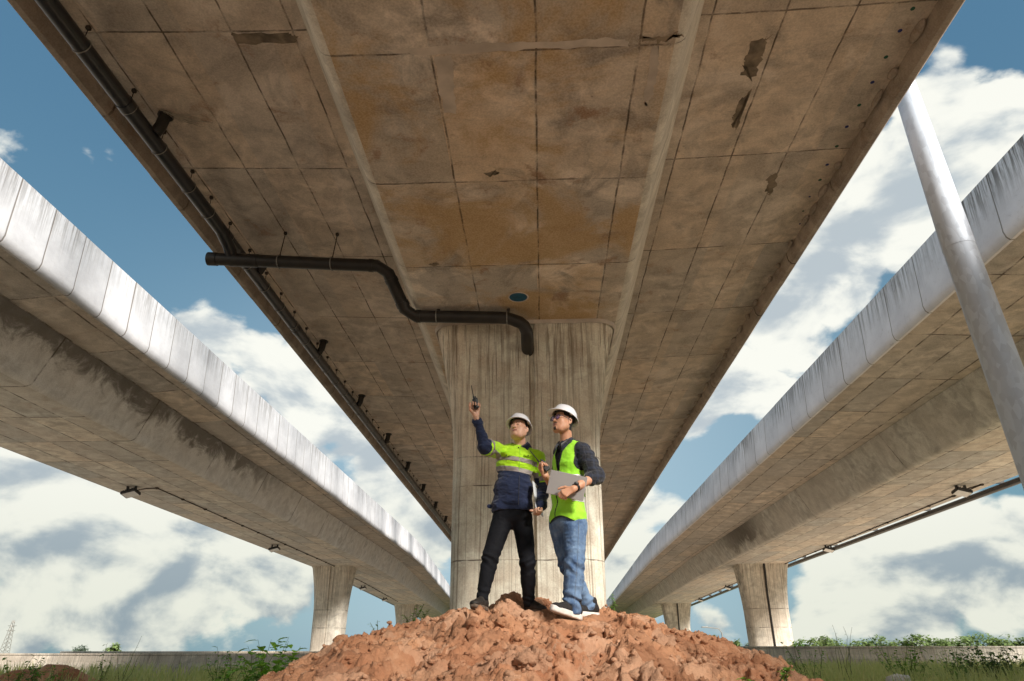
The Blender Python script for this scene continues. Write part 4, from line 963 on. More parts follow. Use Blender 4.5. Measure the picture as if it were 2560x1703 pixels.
def basis(fwd, up):          # local axes: x = towards the picture's right when facing it, -y = forward, z = up
    y = -Vector(fwd).normalized(); z = Vector(up); z = (z-y*z.dot(y)).normalized(); x = y.cross(z); return Matrix((x, y, z)).transposed()
def hand(S, wrist, d, palm, side, curl, thumb, k=.006, sc=1., spread=1.):
    """wrist -> palm -> five jointed fingers. d: finger direction, palm: palm normal, side: +1 thumb on +x (x = d x -palm)"""
    d = Vector(d).normalized(); pn = Vector(palm); pn = (pn-d*pn.dot(d)).normalized(); x = d.cross(-pn)*side; w_ = Vector(wrist)
    L = [(.040, .026, .019), (.044, .029, .020), (.041, .027, .019), (.032, .020, .017)]; kx = (.030, .010, -.010, -.028); kl = (.086, .090, .086, .078)
    tips = []
    for i in range(4):
        base = w_+x*kx[i]*.45*sc+d*.004; kn = w_+x*kx[i]*sc*spread+d*kl[i]*sc; S.cone(base, kn, .0165*sc, .0115*sc, .012)
        p = kn; a = 0; dd = d
        for j in range(3):
            a += curl[i][j]; dd = (d*math.cos(a)+pn*math.sin(a)); q = p+dd*L[i][j]*sc; r0 = (.0098, .0088, .0078)[j]*sc; S.cone(p, q, r0, r0-.001, .0035 if j else .006); p = q
        tips.append(p)
    b0 = w_+x*.022*sc+d*.020*sc+pn*.006; dirs = [(x*t_[0]+d*t_[1]+pn*t_[2]).normalized() for t_ in thumb]; p = b0; S.cone(w_, b0, .017*sc, .015*sc, .01)
    for j, (ln, r0, r1) in enumerate(((.042, .0155, .0115), (.032, .0115, .010), (.026, .0105, .0085))): q = p+dirs[j]*ln*sc; S.cone(p, q, r0*sc, r1*sc, k); p = q
    return tips
def head(S, c, R, young, skin_only=False):
    """c centre of the skull, R local axes (face looks along -y)"""
    R = np.array(R); c = npv(c)
    def W(p): return c+R@np.array(p, float)
    fs = .94 if young else 1.
    S.ell(W((0, .012, .030)), (.074, .094, .088), R, .02); S.ell(W((0, -.030, -.037)), (.067*fs, .059, .071), R, .03)
    S.cone(W((-.022, -.052, -.098)), W((.022, -.052, -.098)), .024 if not young else .021, .024 if not young else .021, .03)
    for s_ in (-1, 1):
        S.ell(W((s_*.036*fs, -.054, -.032)), (.028, .024, .032), R, .035)            # cheek
        S.cone(W((s_*.050*fs, -.004, -.060)), W((s_*.028*fs, -.046, -.090)), .027, .026, .035)           # jaw
        S.cone(W((s_*.014, -.086, .020)), W((s_*.044, -.072, .016)), .0095, .010, .015)                   # brow
        S.ell(W((s_*.031, -.096, .000)), (.017, .016, .010), R, .012, 'sub')
        S.ell(W((s_*.031, -.0790, .001)), (.0160, .0125, .0125), R, .004)                                  # lids
        S.cone(W((s_*.031-.011, -.0895, .0040)), W((s_*.031+.011, -.0880, .0040)), .0038, .0034, .003); S.cone(W((s_*.031-.010, -.0890, -.0060)), W((s_*.031+.010, -.0880, -.0060)), .0034, .003, .003)
        S.ell(W((s_*.077, .014, -.008)), (.010, .019, .031), R@np.array(Matrix.Rotation(s_*-.35, 3, 'Z')), .006)
        S.ell(W((s_*.084, .009, -.002)), (.006, .010, .016), R, .004, 'sub')
        S.ell(W((s_*.077, .004, -.034)), (.007, .008, .010), R, .006)
        S.ell(W((s_*.0125, -.100, -.036)), (.0095, .010, .0085), R, .006)
    S.cone(W((0, -.086, .008)), W((0, -.104, -.030)), .0075, .0115, .012); S.ell(W((0, -.108, -.034)), (.011, .011, .010), R, .006)
    for s_ in (-1, 1): S.ell(W((s_*.007, -.108, -.0435)), (.0035, .005, .004), R, .003, 'sub')
    S.ell(W((0, -.074, -.066)), (.032, .022, .022), R, .018)
    S.cone(W((-.024, -.0855, -.0645)), W((.0, -.0935, -.0610)), .0042, .0056, .006); S.cone(W((.024, -.0855, -.0645)), W((.0, -.0935, -.0610)), .0042, .0056, .006)
    S.cone(W((-.019, -.086, -.0715)), W((.019, -.086, -.0715)), .0056, .0056, .007); S.ell(W((0, -.090, -.0720)), (.014, .006, .006), R, .006)
    S.cone(W((-.024, -.091, -.0672)), W((0, -.0975, -.0662)), .0018, .0018, .003, op='sub'); S.cone(W((.024, -.091, -.0672)), W((0, -.0975, -.0662)), .0018, .0018, .003, op='sub')
    S.ell(W((0, -.080, -.100)), (.020, .016, .016), R, .015)
    return W
def collar(nb, x_, f, m, parent, r0=.064, r1=.100, tip=.085):
    """turned-down shirt collar: a strip from the neck line out and down, ending in two points at the throat"""
    n = 40; V = []; a0 = .22
    for i in range(n+1):
        a = -PI/2+a0+(2*PI-2*a0)*i/n; fr = max(0, -math.sin(a)); q = lambda r, z: nb+x_*(r*math.cos(a))+f*(-r*math.sin(a)*1.0)+np.array([0, 0, z])
        e = math.exp(-((min(i, n-i))/4.5)**2); out = 1 if i < n/2 else -1
        top = q(r0, .030-.062*fr**1.3); mid = q(r0+.010, .036-.062*fr**1.3); bot = q(r1-.012*fr, -.014-.050*fr**1.5-tip*.55*e)+x_*(.020*e*out)+f*.012*e
        V += [top-np.array([0, 0, .03]), top, mid, (mid+bot)/2+np.array([0, 0, .006])+(bot-mid)*.0, bot]
    F = [(i*5+j, (i+1)*5+j, (i+1)*5+j+1, i*5+j+1) for i in range(n) for j in range(4)]
    o = mobj('collar', np.array(V), F, m, parent, True); md = o.modifiers.new('cloth', 'SOLIDIFY'); md.thickness = .004; md.offset = 0; return o
def helmet(parent, c, R, size=1., brimf=.048, tiltx=0.):
    """shell with crown ridges, brim longer at the front, lining, headband and chin-strap slots"""
    R = R @ Matrix.Rotation(tiltx, 3, 'X'); c = Vector(c); nphi, nth = 64, 16; V = []; F = []; rows = []
    def rim(a): return .118*size+.0*a, .140*size
    for i in range(nth+1):
        t_ = i/nth*PI/2
        for j in range(nphi):
            a = 2*PI*j/nphi; sx, sy = .116*size, .138*size; r = math.cos(t_)**.80 if i < nth else 0
            z = .122*size*math.sin(t_)**.95
            g = 1+.018*max(0, math.cos(a*1-PI/2*0+0))**0*0; rx = abs(math.cos(a)); ridge = .007*math.exp(-((math.cos(a)*r*sx)/.016)**2)*(1-r**4)
            V.append((sx*r*math.cos(a), sy*r*math.sin(a)+.006, z+ridge))
    n0 = nphi
    for i in range(nth):
        for j in range(nphi): F.append((i*nphi+j, i*nphi+(j+1) % nphi, (i+1)*nphi+(j+1) % nphi, (i+1)*nphi+j))
    def ringpt(a, ext, dz_):
        fr = max(0, -math.sin(a)); bk = max(0, math.sin(a)); e = ext*(.013+brimf*fr**1.6+.008*bk); sx, sy = .116*size+e*1.0, .138*size+e
        return ((sx if True else 0)*math.cos(a), sy*math.sin(a)+.006, dz_-ext*(.010+.012*fr*fr)-.010*bk*ext)
    base = len(V)
    for ext, dz_ in ((.5, .002), (1., .0), (1.02, -.004), (.98, -.007), (.5, -.006), (.0, -.004)):
        for j in range(nphi): V.append(ringpt(2*PI*j/nphi, ext, dz_))
    prev = 0; rings = [0]+[base+q*nphi for q in range(6)]
    for a_, b_ in zip(rings[:-1], rings[1:]):
        for j in range(nphi): F.append((b_+j, b_+(j+1) % nphi, a_+(j+1) % nphi, a_+j))
    outer = len(F)
    V = [tuple(c+R @ Vector(v)) for v in V]
    root = mobj('hard_hat', V, F, M['helmet'], parent, True)
    V2 = []; F2 = []
    for i in range(nth+1):
        t_ = i/nth*PI/2; r = math.cos(t_)**.80 if i < nth else 0
        for j in range(nphi): a = 2*PI*j/nphi; V2.append(tuple(c+R @ Vector((.113*size*r*math.cos(a), .135*size*r*math.sin(a)+.006, .118*size*math.sin(t_)**.95-.003))))
    for i in range(nth):
        for j in range(nphi): F2.append((i*nphi+j, (i+1)*nphi+j, (i+1)*nphi+(j+1) % nphi, i*nphi+(j+1) % nphi))
    mobj('lining', V2, F2, M['helmet_in'], root, True)
    V2 = []; F2 = []
    for z, e in ((-.014, .0), (.020, .0), (.020, .004), (-.014, .004)):
        for j in range(nphi): a = 2*PI*j/nphi; V2.append(tuple(c+R @ Vector(((.083+e)*math.cos(a), (.101+e)*math.sin(a)+.006, z+.012*math.sin(a)*-1))))
    for q in range(4):
        for j in range(nphi): F2.append((q*nphi+j, q*nphi+(j+1) % nphi, ((q+1) % 4)*nphi+(j+1) % nphi, ((q+1) % 4)*nphi+j))
    mobj('headband', V2, F2, M['band'], root, True)
    for s_ in (-1, 1):
        MB().box(c+R @ Vector((s_*.094, .0, .0)), (.012, .03, .022), R, .003).build('strap_clip', M['helmet_in'], root)
    return root
def eyes(parent, W, look=(0, 0)):
    for s_ in (-1, 1):
        bm = bmesh.new(); bmesh.ops.create_uvsphere(bm, u_segments=16, v_segments=12, radius=.0112); v = [Vector(q.co)+Vector(W((s_*.031, -.0808, -.0012))) for q in bm.verts]; bm.verts.index_update(); f = [[q.index for q in g.verts] for g in bm.faces]; bm.free()
        e = mobj('eye', v, f, M['eyew'], parent, True); c = Vector(W((s_*.031+look[0], -.0872, -.0012+look[1]*.5)))
        bm = bmesh.new(); bmesh.ops.create_uvsphere(bm, u_segments=12, v_segments=8, radius=.0062); v = [Vector(q.co)*Vector((1, 1, 1)).length/1.732+c for q in bm.verts]; f = [[q.index for q in g.verts] for g in bm.faces]; bm.free(); mobj('iris', v, f, M['iris'], e, True)
def tubeW(name, W, pts, r, m, parent, n=8): return MB().tube([tuple(W(p)) for p in pts], r, n).build(name, m, parent, True)
def walkie(label, base, upv, front, s=1.):
    """two-way radio: body, antenna, knobs, grille and screen; base = centre of its body"""
    up = Vector(upv).normalized(); fr = Vector(front); fr = (fr-up*fr.dot(up)).normalized(); x = up.cross(fr); R = Matrix((x, -fr, up)).transposed(); c = Vector(base)
    root = empty('walkie_talkie', c); tag(root, label, 'walkie-talkie', 'two-way radios in the men\'s hands')
    MB().box(c, (.054*s, .034*s, .115*s), R, .006).build('body', M['radio'], root)
    MB().box(c+R @ Vector((.028*s, 0, -.005)), (.004, .026*s, .09*s), R, .001).build('side_panel', M['radio_g'], root)
    MB().box(c+R @ Vector((0, -.018*s, .024*s)), (.036*s, .003, .022*s), R, .001).build('screen', M['radio_g'], root)
    g = MB()
    for i in range(5): g.box(c+R @ Vector((0, -.018*s, -.008*s-i*.008*s)), (.036*s, .003, .003), R)
    g.build('speaker_grille', M['band'], root)
    a = c+R @ Vector((-.016*s, 0, .055*s)); MB().tube([a, a+up*.03, a+up*.035, a+up*.155*s], [.0075, .0065, .0045, .0032], 10).build('antenna', M['radio'], root, True)
    k = c+R @ Vector((.014*s, 0, .055*s)); MB().tube([k, k+up*.016], .008, 12).build('knob', M['radio'], root, True)
    return root
def wrinkle(P, amp, f, seed, stretch=(1, 1, 1)):
    q = P*np.array(stretch)*f; n = fbm(q, 3, seed); return amp*(np.abs(n)-.35)
def shoe(name, heel, toe, up, r, parent, m_up, m_sole, thick, wavy=0, label=None):
    """upper, welted sole; heel and toe are points on the underside"""
    h = Vector(heel); t_ = Vector(toe); d = (t_-h).normalized(); u = Vector(up); u = (u-d*u.dot(d)).normalized(); s = d.cross(u); L = (t_-h).length
    R = np.array(Matrix((d, s, u)).transposed()); lo = np.minimum(npv(h), npv(t_))-.12; hi = np.maximum(npv(h), npv(t_))+.16
    S = Sdf(lo, hi, .004)
    def Q(a, b, c_): return npv(h+d*a*L+s*b+u*c_)
    S.ell(Q(.14, 0, thick+.035), (.045, .036, .045), R, .02); S.ell(Q(.45, 0, thick+.030), (.075, .039, .042), R, .03); S.ell(Q(.80, .0, thick+.018), (.060, .044, .028), R, .03)
    S.cone(Q(.18, 0, thick+.05), Q(.22, 0, thick+.10), .036, .040, .02); S.cone(Q(.30, 0, thick+.075), Q(.70, 0, thick+.035), .026, .020, .02)
    S.ell(Q(.5, 0, -.2+thick), (.4, .2, .2), R, .004, 'sub')
    o, V, F, _ = make(name, S, parent, [m_up])
    # sole: swept outline
    n = 40; rings = []
    for z in (0, thick*.35, thick, thick+.008):
        ring = []
        for i in range(n):
            a = 2*PI*i/n; x = .5-.5*math.cos(a)*1.04; wd = (.036+.012*math.sin(PI*min(1, max(0, x))**1.3)) if True else 0
            wdt = .041*(abs(math.sin(a))**.6)*(1.10 if x > .5 else .92); b = wdt*(1 if math.sin(a) > 0 else -1)
            zz = z+(.05*max(0, x-.72)**1.4)+(wavy*math.sin(x*34) if 0 < z < thick+.001 else 0)
            ring.append(tuple(h+d*L*(x*1.0)+s*b*(1.0 if z else .93)+u*zz))
        rings.append(ring)
    V = sum(rings, []); F = []
    for q in range(3):
        for i in range(n): F.append((q*n+i, q*n+(i+1) % n, (q+1)*n+(i+1) % n, (q+1)*n+i))
    F += [tuple(range(n-1, -1, -1)), tuple(range(3*n, 4*n))]
    mobj('sole', V, F, m_sole, o, True)
    if m_up is M['sneaker']:
        for i in range(5):
            x = .36+i*.075; mb = MB(); zc = thick+.105-.085*(i/4.)**.9; mb.tube([Q(x, -.024, zc-.012), Q(x+.01, 0, zc), Q(x, .024, zc-.012)], .003, 5); mb.build('lace', M['white_sole'], o)
    return o

def person_one():
    A = lambda x, y, Y: npv(at(x, y, Y))
    root = empty('person', at(1270, 1530, 6.1)); tag(root, 'man in a lime and navy work jacket pointing up with a radio', 'person')
    nb = A(1299, 1112, 6.20); RS = A(1243, 1122, 6.13); LS = A(1342, 1141, 6.21); RE = A(1212, 1117, 5.88); RW = A(1190, 1042, 5.80)
    LE = A(1358, 1216, 6.22); LW = A(1352, 1262, 6.02); pel = A(1281, 1284, 6.17); RH = A(1257, 1298, 6.16); LH = A(1306, 1301, 6.18)
    RK = A(1226, 1394, 6.04); RA = A(1206, 1494, 6.02); LK = A(1319, 1406, 6.10); LA = A(1322, 1508, 6.24); ch = A(1290, 1160, 6.17); be = A(1283, 1225, 6.15)
    hc = A(1298, 1075, 6.13); Rh = basis((-.40, -.86, .30), (-.06, .10, 1)); tb = basis((-.10, -1, 0), (0, 0, 1))
    lo = np.array([RW[0]-.12, 5.5, .5]); hi = np.array([LE[0]+.14, 6.5, 2.75])
    S = Sdf(lo, hi, .0036)
    R3 = np.array(tb)
    S.ell(ch, (.155, .10, .17), R3); S.ell(be, (.145, .10, .15), R3, .04); S.ell(pel, (.155, .105, .10), R3, .04)
    S.cone(RS+np.array([.03, .0, -.03]), LS+np.array([-.02, 0, -.02]), .035, .04, .03); S.chain([RS+np.array([0, 0, -.015]), RE, RW], [.030, .034, .026]); S.chain([LS, LE, LW], [.040, .037, .026])
    S.chain([RH, RK, RA], [.08, .052, .035]); S.chain([LH, LK, LA], [.08, .052, .035]); S.cone(RA, RA+np.array([0, -.02, -.05]), .030, .022); S.cone(LA, LA+np.array([.01, 0, -.04]), .028, .02)
    S.cone(nb+np.array([0, .01, -.03]), hc+np.array([0.005, .02, -.055]), .058, .053, .03)
    W = head(S, hc, Rh, False)
    # right hand round the radio, palm to the camera, thumb on its right side
    dR = Vector((-.05, .0, 1)); hand(S, RW+np.array([0, 0, .012]), dR, (.25, -1, .0), 1, [(1.0, 1.25, .5), (1.05, 1.3, .5), (1.1, 1.3, .5), (1.1, 1.3, .5)], [(.75, .55, .45), (.15, .95, .35), (-.1, 1, .2)], sc=1.08)
    # left hand closed on the clipboard edge
    dL = Vector((-.12, -.35, -.93)); hand(S, LW, dL, (-.85, -.45, .15), -1, [(1.3, 1.5, 1.0)]*4, [(.5, .5, .6), (.0, .6, .8), (-.4, .5, .8)])
    Wi = lambda P: (P-npv(hc))@np.array(Rh)
    def cl(P):
        q = Wi(P); fm = np.zeros(len(P), int)
        fm[(np.abs(q[:, 0]) < .022) & (np.abs(q[:, 2]+.0668) < .0070-.08*np.abs(q[:, 0])**1.2) & (q[:, 1] < -.078)] = 1
        fm[(q[:, 2] > .024+.25*np.maximum(0, -q[:, 1]-.03)) & (q[:, 1] > -.02) & (np.abs(q[:, 0]) < .12) & (q[:, 2] < .16)] = 2
        fm[(q[:, 1] > .035) & (q[:, 2] > -.065) & (q[:, 2] < .05) & (np.abs(q[:, 0]) < .068)] = 2
        fm[(q[:, 1] > -.005) & (q[:, 1] < .012) & (q[:, 2] > -.012) & (q[:, 2] < .05) & (np.abs(q[:, 0]) < .076)] = 2
        return fm
    make('body', S, root, [M['skin_a'], M['lip'], M['hair']], cl); del S
    eyes(root, W, (-.002, .0025))
    for s_ in (-1, 1): tubeW('eyebrow', W, [(s_*.014, -.097, .0185), (s_*.030, -.094, .0235), (s_*.046, -.082, .0195)], [.0022, .0034, .0016], M['hair'], root)
    helmet(root, Vector(W((0, .0, .058))), Rh, .89, .026, -.06)
    # ---- jacket
    lo = np.array([RW[0]-.10, 5.55, pel[2]-.12]); hi = np.array([LE[0]+.16, 6.5, RW[2]+.06]); S = Sdf(lo, hi, .004)
    S.ell(ch+np.array([-.005, 0, -.005]), (.180, .126, .185), R3, .03); S.ell(be, (.183, .132, .20), R3, .05); S.ell(pel+np.array([-.004, 0, .06]), (.182, .135, .13), R3, .05)
    S.cone(pel+np.array([-.112, 0, .045]), pel+np.array([.112, 0, .025]), .070, .070, .05, sq=((0, 1, 0), .62))
    S.ell(pel+np.array([.03, 0, -.56]), (1.2, 1.2, .58), None, .006, 'sub')
    S.cone(RS+np.array([.01, 0, -.016]), nb+np.array([-.03, .01, -.055]), .064, .058, .03); S.cone(LS+np.array([-.01, 0, -.012]), nb+np.array([.03, .01, -.050]), .064, .058, .03)
    S.cone(RS+np.array([0, 0, -.02]), RE*.88+RS*.12, .076, .078, .03); S.cone(RE*.80+RS*.20, RE, .066, .058, .010); S.cone(RE, RW*.80+RE*.20, .055, .041, .012)
    S.cone(RW*.78+RE*.22, RW*.86+RE*.14, .042, .045, .006)
    S.chain([LS+np.array([0, 0, -.015]), LE, LW], [.075, .063, .052], .025); S.cone(LW*.93+LE*.07, LW, .052, .055, .006)
    up_h = Vector(RW-RE).normalized()
    S.cone(RW*.9+RE*.1, RW+npv(up_h)*.06, .036, .038, .004, op='sub')
    # crosswise pulls towards the raised arm and bunching at the hem and sleeves
    def disp(P):
        d1, t1 = segd(P, RE, RW); d2, t2 = segd(P, LS, LW); d = np.full(len(P), 0.)
        d += wrinkle(P, .011, 7, 60, (1.2, 1., 2.2)); d += wrinkle(P, .006, 17, 61, (.7, 1, 1.8)); m = d1 < .085; d[m] += .0028*np.sin(t1[m]*17+16*P[m, 0]+2*fbm(P[m]*9, 2, 64)); m = (d2 < .085); d[m] += .003*np.sin(t2[m]*24+P[m, 1]*30+2*fbm(P[m]*9, 2, 65)); return d
    S.field(disp)
    zt = lambda P: P[:, 2]+.10*(P[:, 0]-ch[0])*0
    b1 = ch[2]+.005; b2 = ch[2]-.103
    def regions(P):
        dA, tA = segd(P, RS+(RS-RE)*.15, RE); dF, tF = segd(P, RE, RW); dL_, tL = segd(P, LS, LE); dLf, tLf = segd(P, LE, LW); 
        armR = (P[:, 0] < RS[0]-.005) & (np.minimum(dA, dF) < .14) & (P[:, 2] > ch[2]-.0); armL = (np.minimum(dL_, dLf) < .088) & (P[:, 0] > LS[0]-.01+.12*(LS[2]-P[:, 2])); return dA, tA, dF, tF, dL_, tL, dLf, tLf, armR, armL
    def sag(P): return .17*(P[:, 0]-ch[0])-.012
    def cl(P):
        dA, tA, dF, tF, dL_, tL, dLf, tLf, aR, aL = regions(P); fm = np.zeros(len(P), int)
        z = P[:, 2]+sag(P); fm[(z < b2-.012) & ~aR & ~aL] = 1
        fm[aR & (dF < .074) & ((P[:, 2] > RE[2]+.02) | (tA > .93)) & (dF < dA+.012)] = 1
        fm[aL & (tLf > .02) & (dLf < dL_+.001)] = 1
        return fm
    def snp(V):
        for lv in (b1-.021, b1+.021, b2-.012, b2+.032): snapto(V, V[:, 2]+sag(V), lv, (0, 0, 1), .0024)
    J, V, F, fm = make('jacket', S, root, [M['lime'], M['navy']], cl, None, snp); Cn = V[F].mean(1); dA, tA, dF, tF, dL_, tL, dLf, tLf, aR, aL = regions(Cn); z = Cn[:, 2]+sag(Cn)
    lift('reflective_band', V, F, (np.abs(z-b1) < .021) & ~aR & ~aL, J, M['tape']); lift('reflective_band', V, F, (np.abs(z-b2-.010) < .022) & ~aR & ~aL, J, M['tape'])
    lift('sleeve_band', V, F, aR & (fm == 0) & (tA > .74) & (tA < .93) & (dA < .12), J, M['tape']); lift('sleeve_band', V, F, aL & (fm == 0) & (tL > .70) & (tL < .86), J, M['tape'])
    # front placket, pocket flaps, collar, waist tab
    fr = lambda x, z: np.array([x, 0, z])
    def surf(x, z, off=.004):
        m = (np.abs(V[:, 0]-x) < .012) & (np.abs(V[:, 2]-z) < .012); 
        if not m.any(): return None
        return Vector((x, V[m][:, 1].min()-off, z))
    xm = ch[0]+.030; pts = [surf(xm+.02*(1-i/19.), b1+.13-i*(b1+.13-pel[2]-.05)/19) for i in range(20)]; pts = [p for p in pts if p is not None]
    MB().tube([p+Vector((-.006, .0035, 0)) for p in pts if p.z > b2-.01], .0026, 5).build('placket_edge', M['limev'], J, True)
    MB().tube([p+Vector((-.004, .002, 0)) for p in pts if p.z < b2-.03], .0020, 5).build('zip', M['zip'], J, True)
    for q in (pts[0],):
        MB().tube([q+Vector((-.022, .004, -.005)), q+Vector((-.022, -.006, -.005))], .006, 10).build('snap_button', M['piping'], J)
    for x0, x1, z0 in ((ch[0]-.135, ch[0]-.035, b1+.070), (ch[0]+.085, ch[0]+.15, b1+.065)):
        mb = MB(); top = [surf(x0+(x1-x0)*i/6, z0, .007) for i in range(7)]; bot = [surf(x0+(x1-x0)*i/6, z0-.030-(.008 if i == 3 else 0), .010) for i in range(7)]
        if all(top) and all(bot):
            for L_ in (top, bot):
                ys = np.polyval(np.polyfit(range(7), [p.y for p in L_], 1), range(7))-.003
                for p, y_ in zip(L_, ys): p.y = y_
            Vv = top+bot+[p+Vector((0, .006, 0)) for p in top+bot]; Ff = [(i, i+7, i+8, i+1) for i in range(6)]+[(i+7, i+21, i+22, i+8) for i in range(6)]; mobj('pocket_flap', Vv, Ff, M['lime'], J, True)
            q = bot[3]+Vector((0, -.002, .014)); MB().tube([q+Vector((0, .004, 0)), q+Vector((0, -.005, 0))], .006, 10).build('snap_button', M['piping'], J)
    collar(nb+np.array([.002, -.004, -.012]), np.array([.995, -.1, 0]), np.array([-.1, -.995, 0]), M['navy'], J, .066, .112, .10)
    S = Sdf(pel-np.array([.27, .12, .05]), pel+np.array([-.1, .12, .14]), .004); q = pel+np.array([-.168, -.02, .058]); S.cone(q, q+np.array([-.045, -.012, .004]), .024, .020, .006, sq=((0, 1, 0), 4.)); make('waist_tab', S, J, [M['navy']])
    # ---- trousers
    lo = np.array([min(RA[0], RK[0])-.14, 5.8, RA[2]-.07]); hi = np.array([LH[0]+.17, 6.45, pel[2]+.08]); S = Sdf(lo, hi, .005)
    S.ell(pel+np.array([0, 0, -.02]), (.172, .125, .11), R3, .03); S.cone(RH, RK, .098, .072, .035); S.cone(LH, LK, .094, .068, .035); S.cone(RK, RA, .070, .053, .02); S.cone(LK, LA, .066, .050, .02)
    S.cone(RK+(RA-RK)*.25+np.array([0, .02, 0]), RK+(RA-RK)*.5+np.array([0, .02, 0]), .064, .058, .03); S.cone(LK+(LA-LK)*.25+np.array([0, .02, 0]), LK+(LA-LK)*.5+np.array([0, .02, 0]), .060, .055, .03)
    def disp(P):
        d = wrinkle(P, .006, 7, 70, (1.3, 1.3, 1.3))+wrinkle(P, .003, 19, 71, (1.2, 1, 1.4))
        for K, An in ((RK, RA), (LK, LA)):
            m = np.linalg.norm(P-K, axis=1) < .16; g = np.exp(-((P[m, 2]-K[2]+.01)/.07)**2); d[m] += .005*g*np.sin(P[m, 2]*95+P[m, 0]*60*(1 if K is RK else -1)+3*fbm(P[m]*8, 2, 72)); m = np.linalg.norm(P-An, axis=1) < .16; d[m] += .004*np.exp(-((P[m, 2]-An[2]-.03)/.05)**2)*np.sin(P[m, 2]*120+9*P[m, 0]*6+3*fbm(P[m]*9, 2, 73))
        return d
    S.field(disp); make('trousers', S, root, [M['blackcloth']])
    # ---- boots
    shoe('boot', at(1216, 1530, 6.06), Vector(at(1181, 1524, 5.83))+Vector((0, 0, .012)), (-.22, -.35, 1), 0, root, M['leather'], M['sole'], .022)
    shoe('boot', Vector(at(1314, 1534, 6.30)), Vector(at(1362, 1533, 6.12)), (0, 0, 1), 0, root, M['leather'], M['sole'], .02)
    # ---- the things he holds
    walkie('black two-way radio held up high in the raised hand', Vector(RW)+Vector((-.002, -.042, .112)), (-.20, .05, 1), (-.85, -.6, 0), .92)
    c0 = at(1333, 1204, 6.03); c1 = at(1342, 1277, 5.99); root2 = empty('clipboard', (c0+c1)/2); tag(root2, 'thin white clipboard seen edge-on at the side of the navy jacket', 'clipboard')
    ax = (c1-c0).normalized(); dn = Vector((.25, .95, .1)); dn = (dn-ax*dn.dot(ax)).normalized(); nn = ax.cross(dn); Rb = Matrix((nn, dn, ax)).transposed()
    MB().box((c0+c1)/2+dn*.09, (.007, .22, (c1-c0).length), Rb, .002).build('board', M['paper'], root2); MB().box(c0+ax*.02+dn*.09, (.02, .09, .03), Rb, .004).build('clip', M['steel'], root2)
person_one()

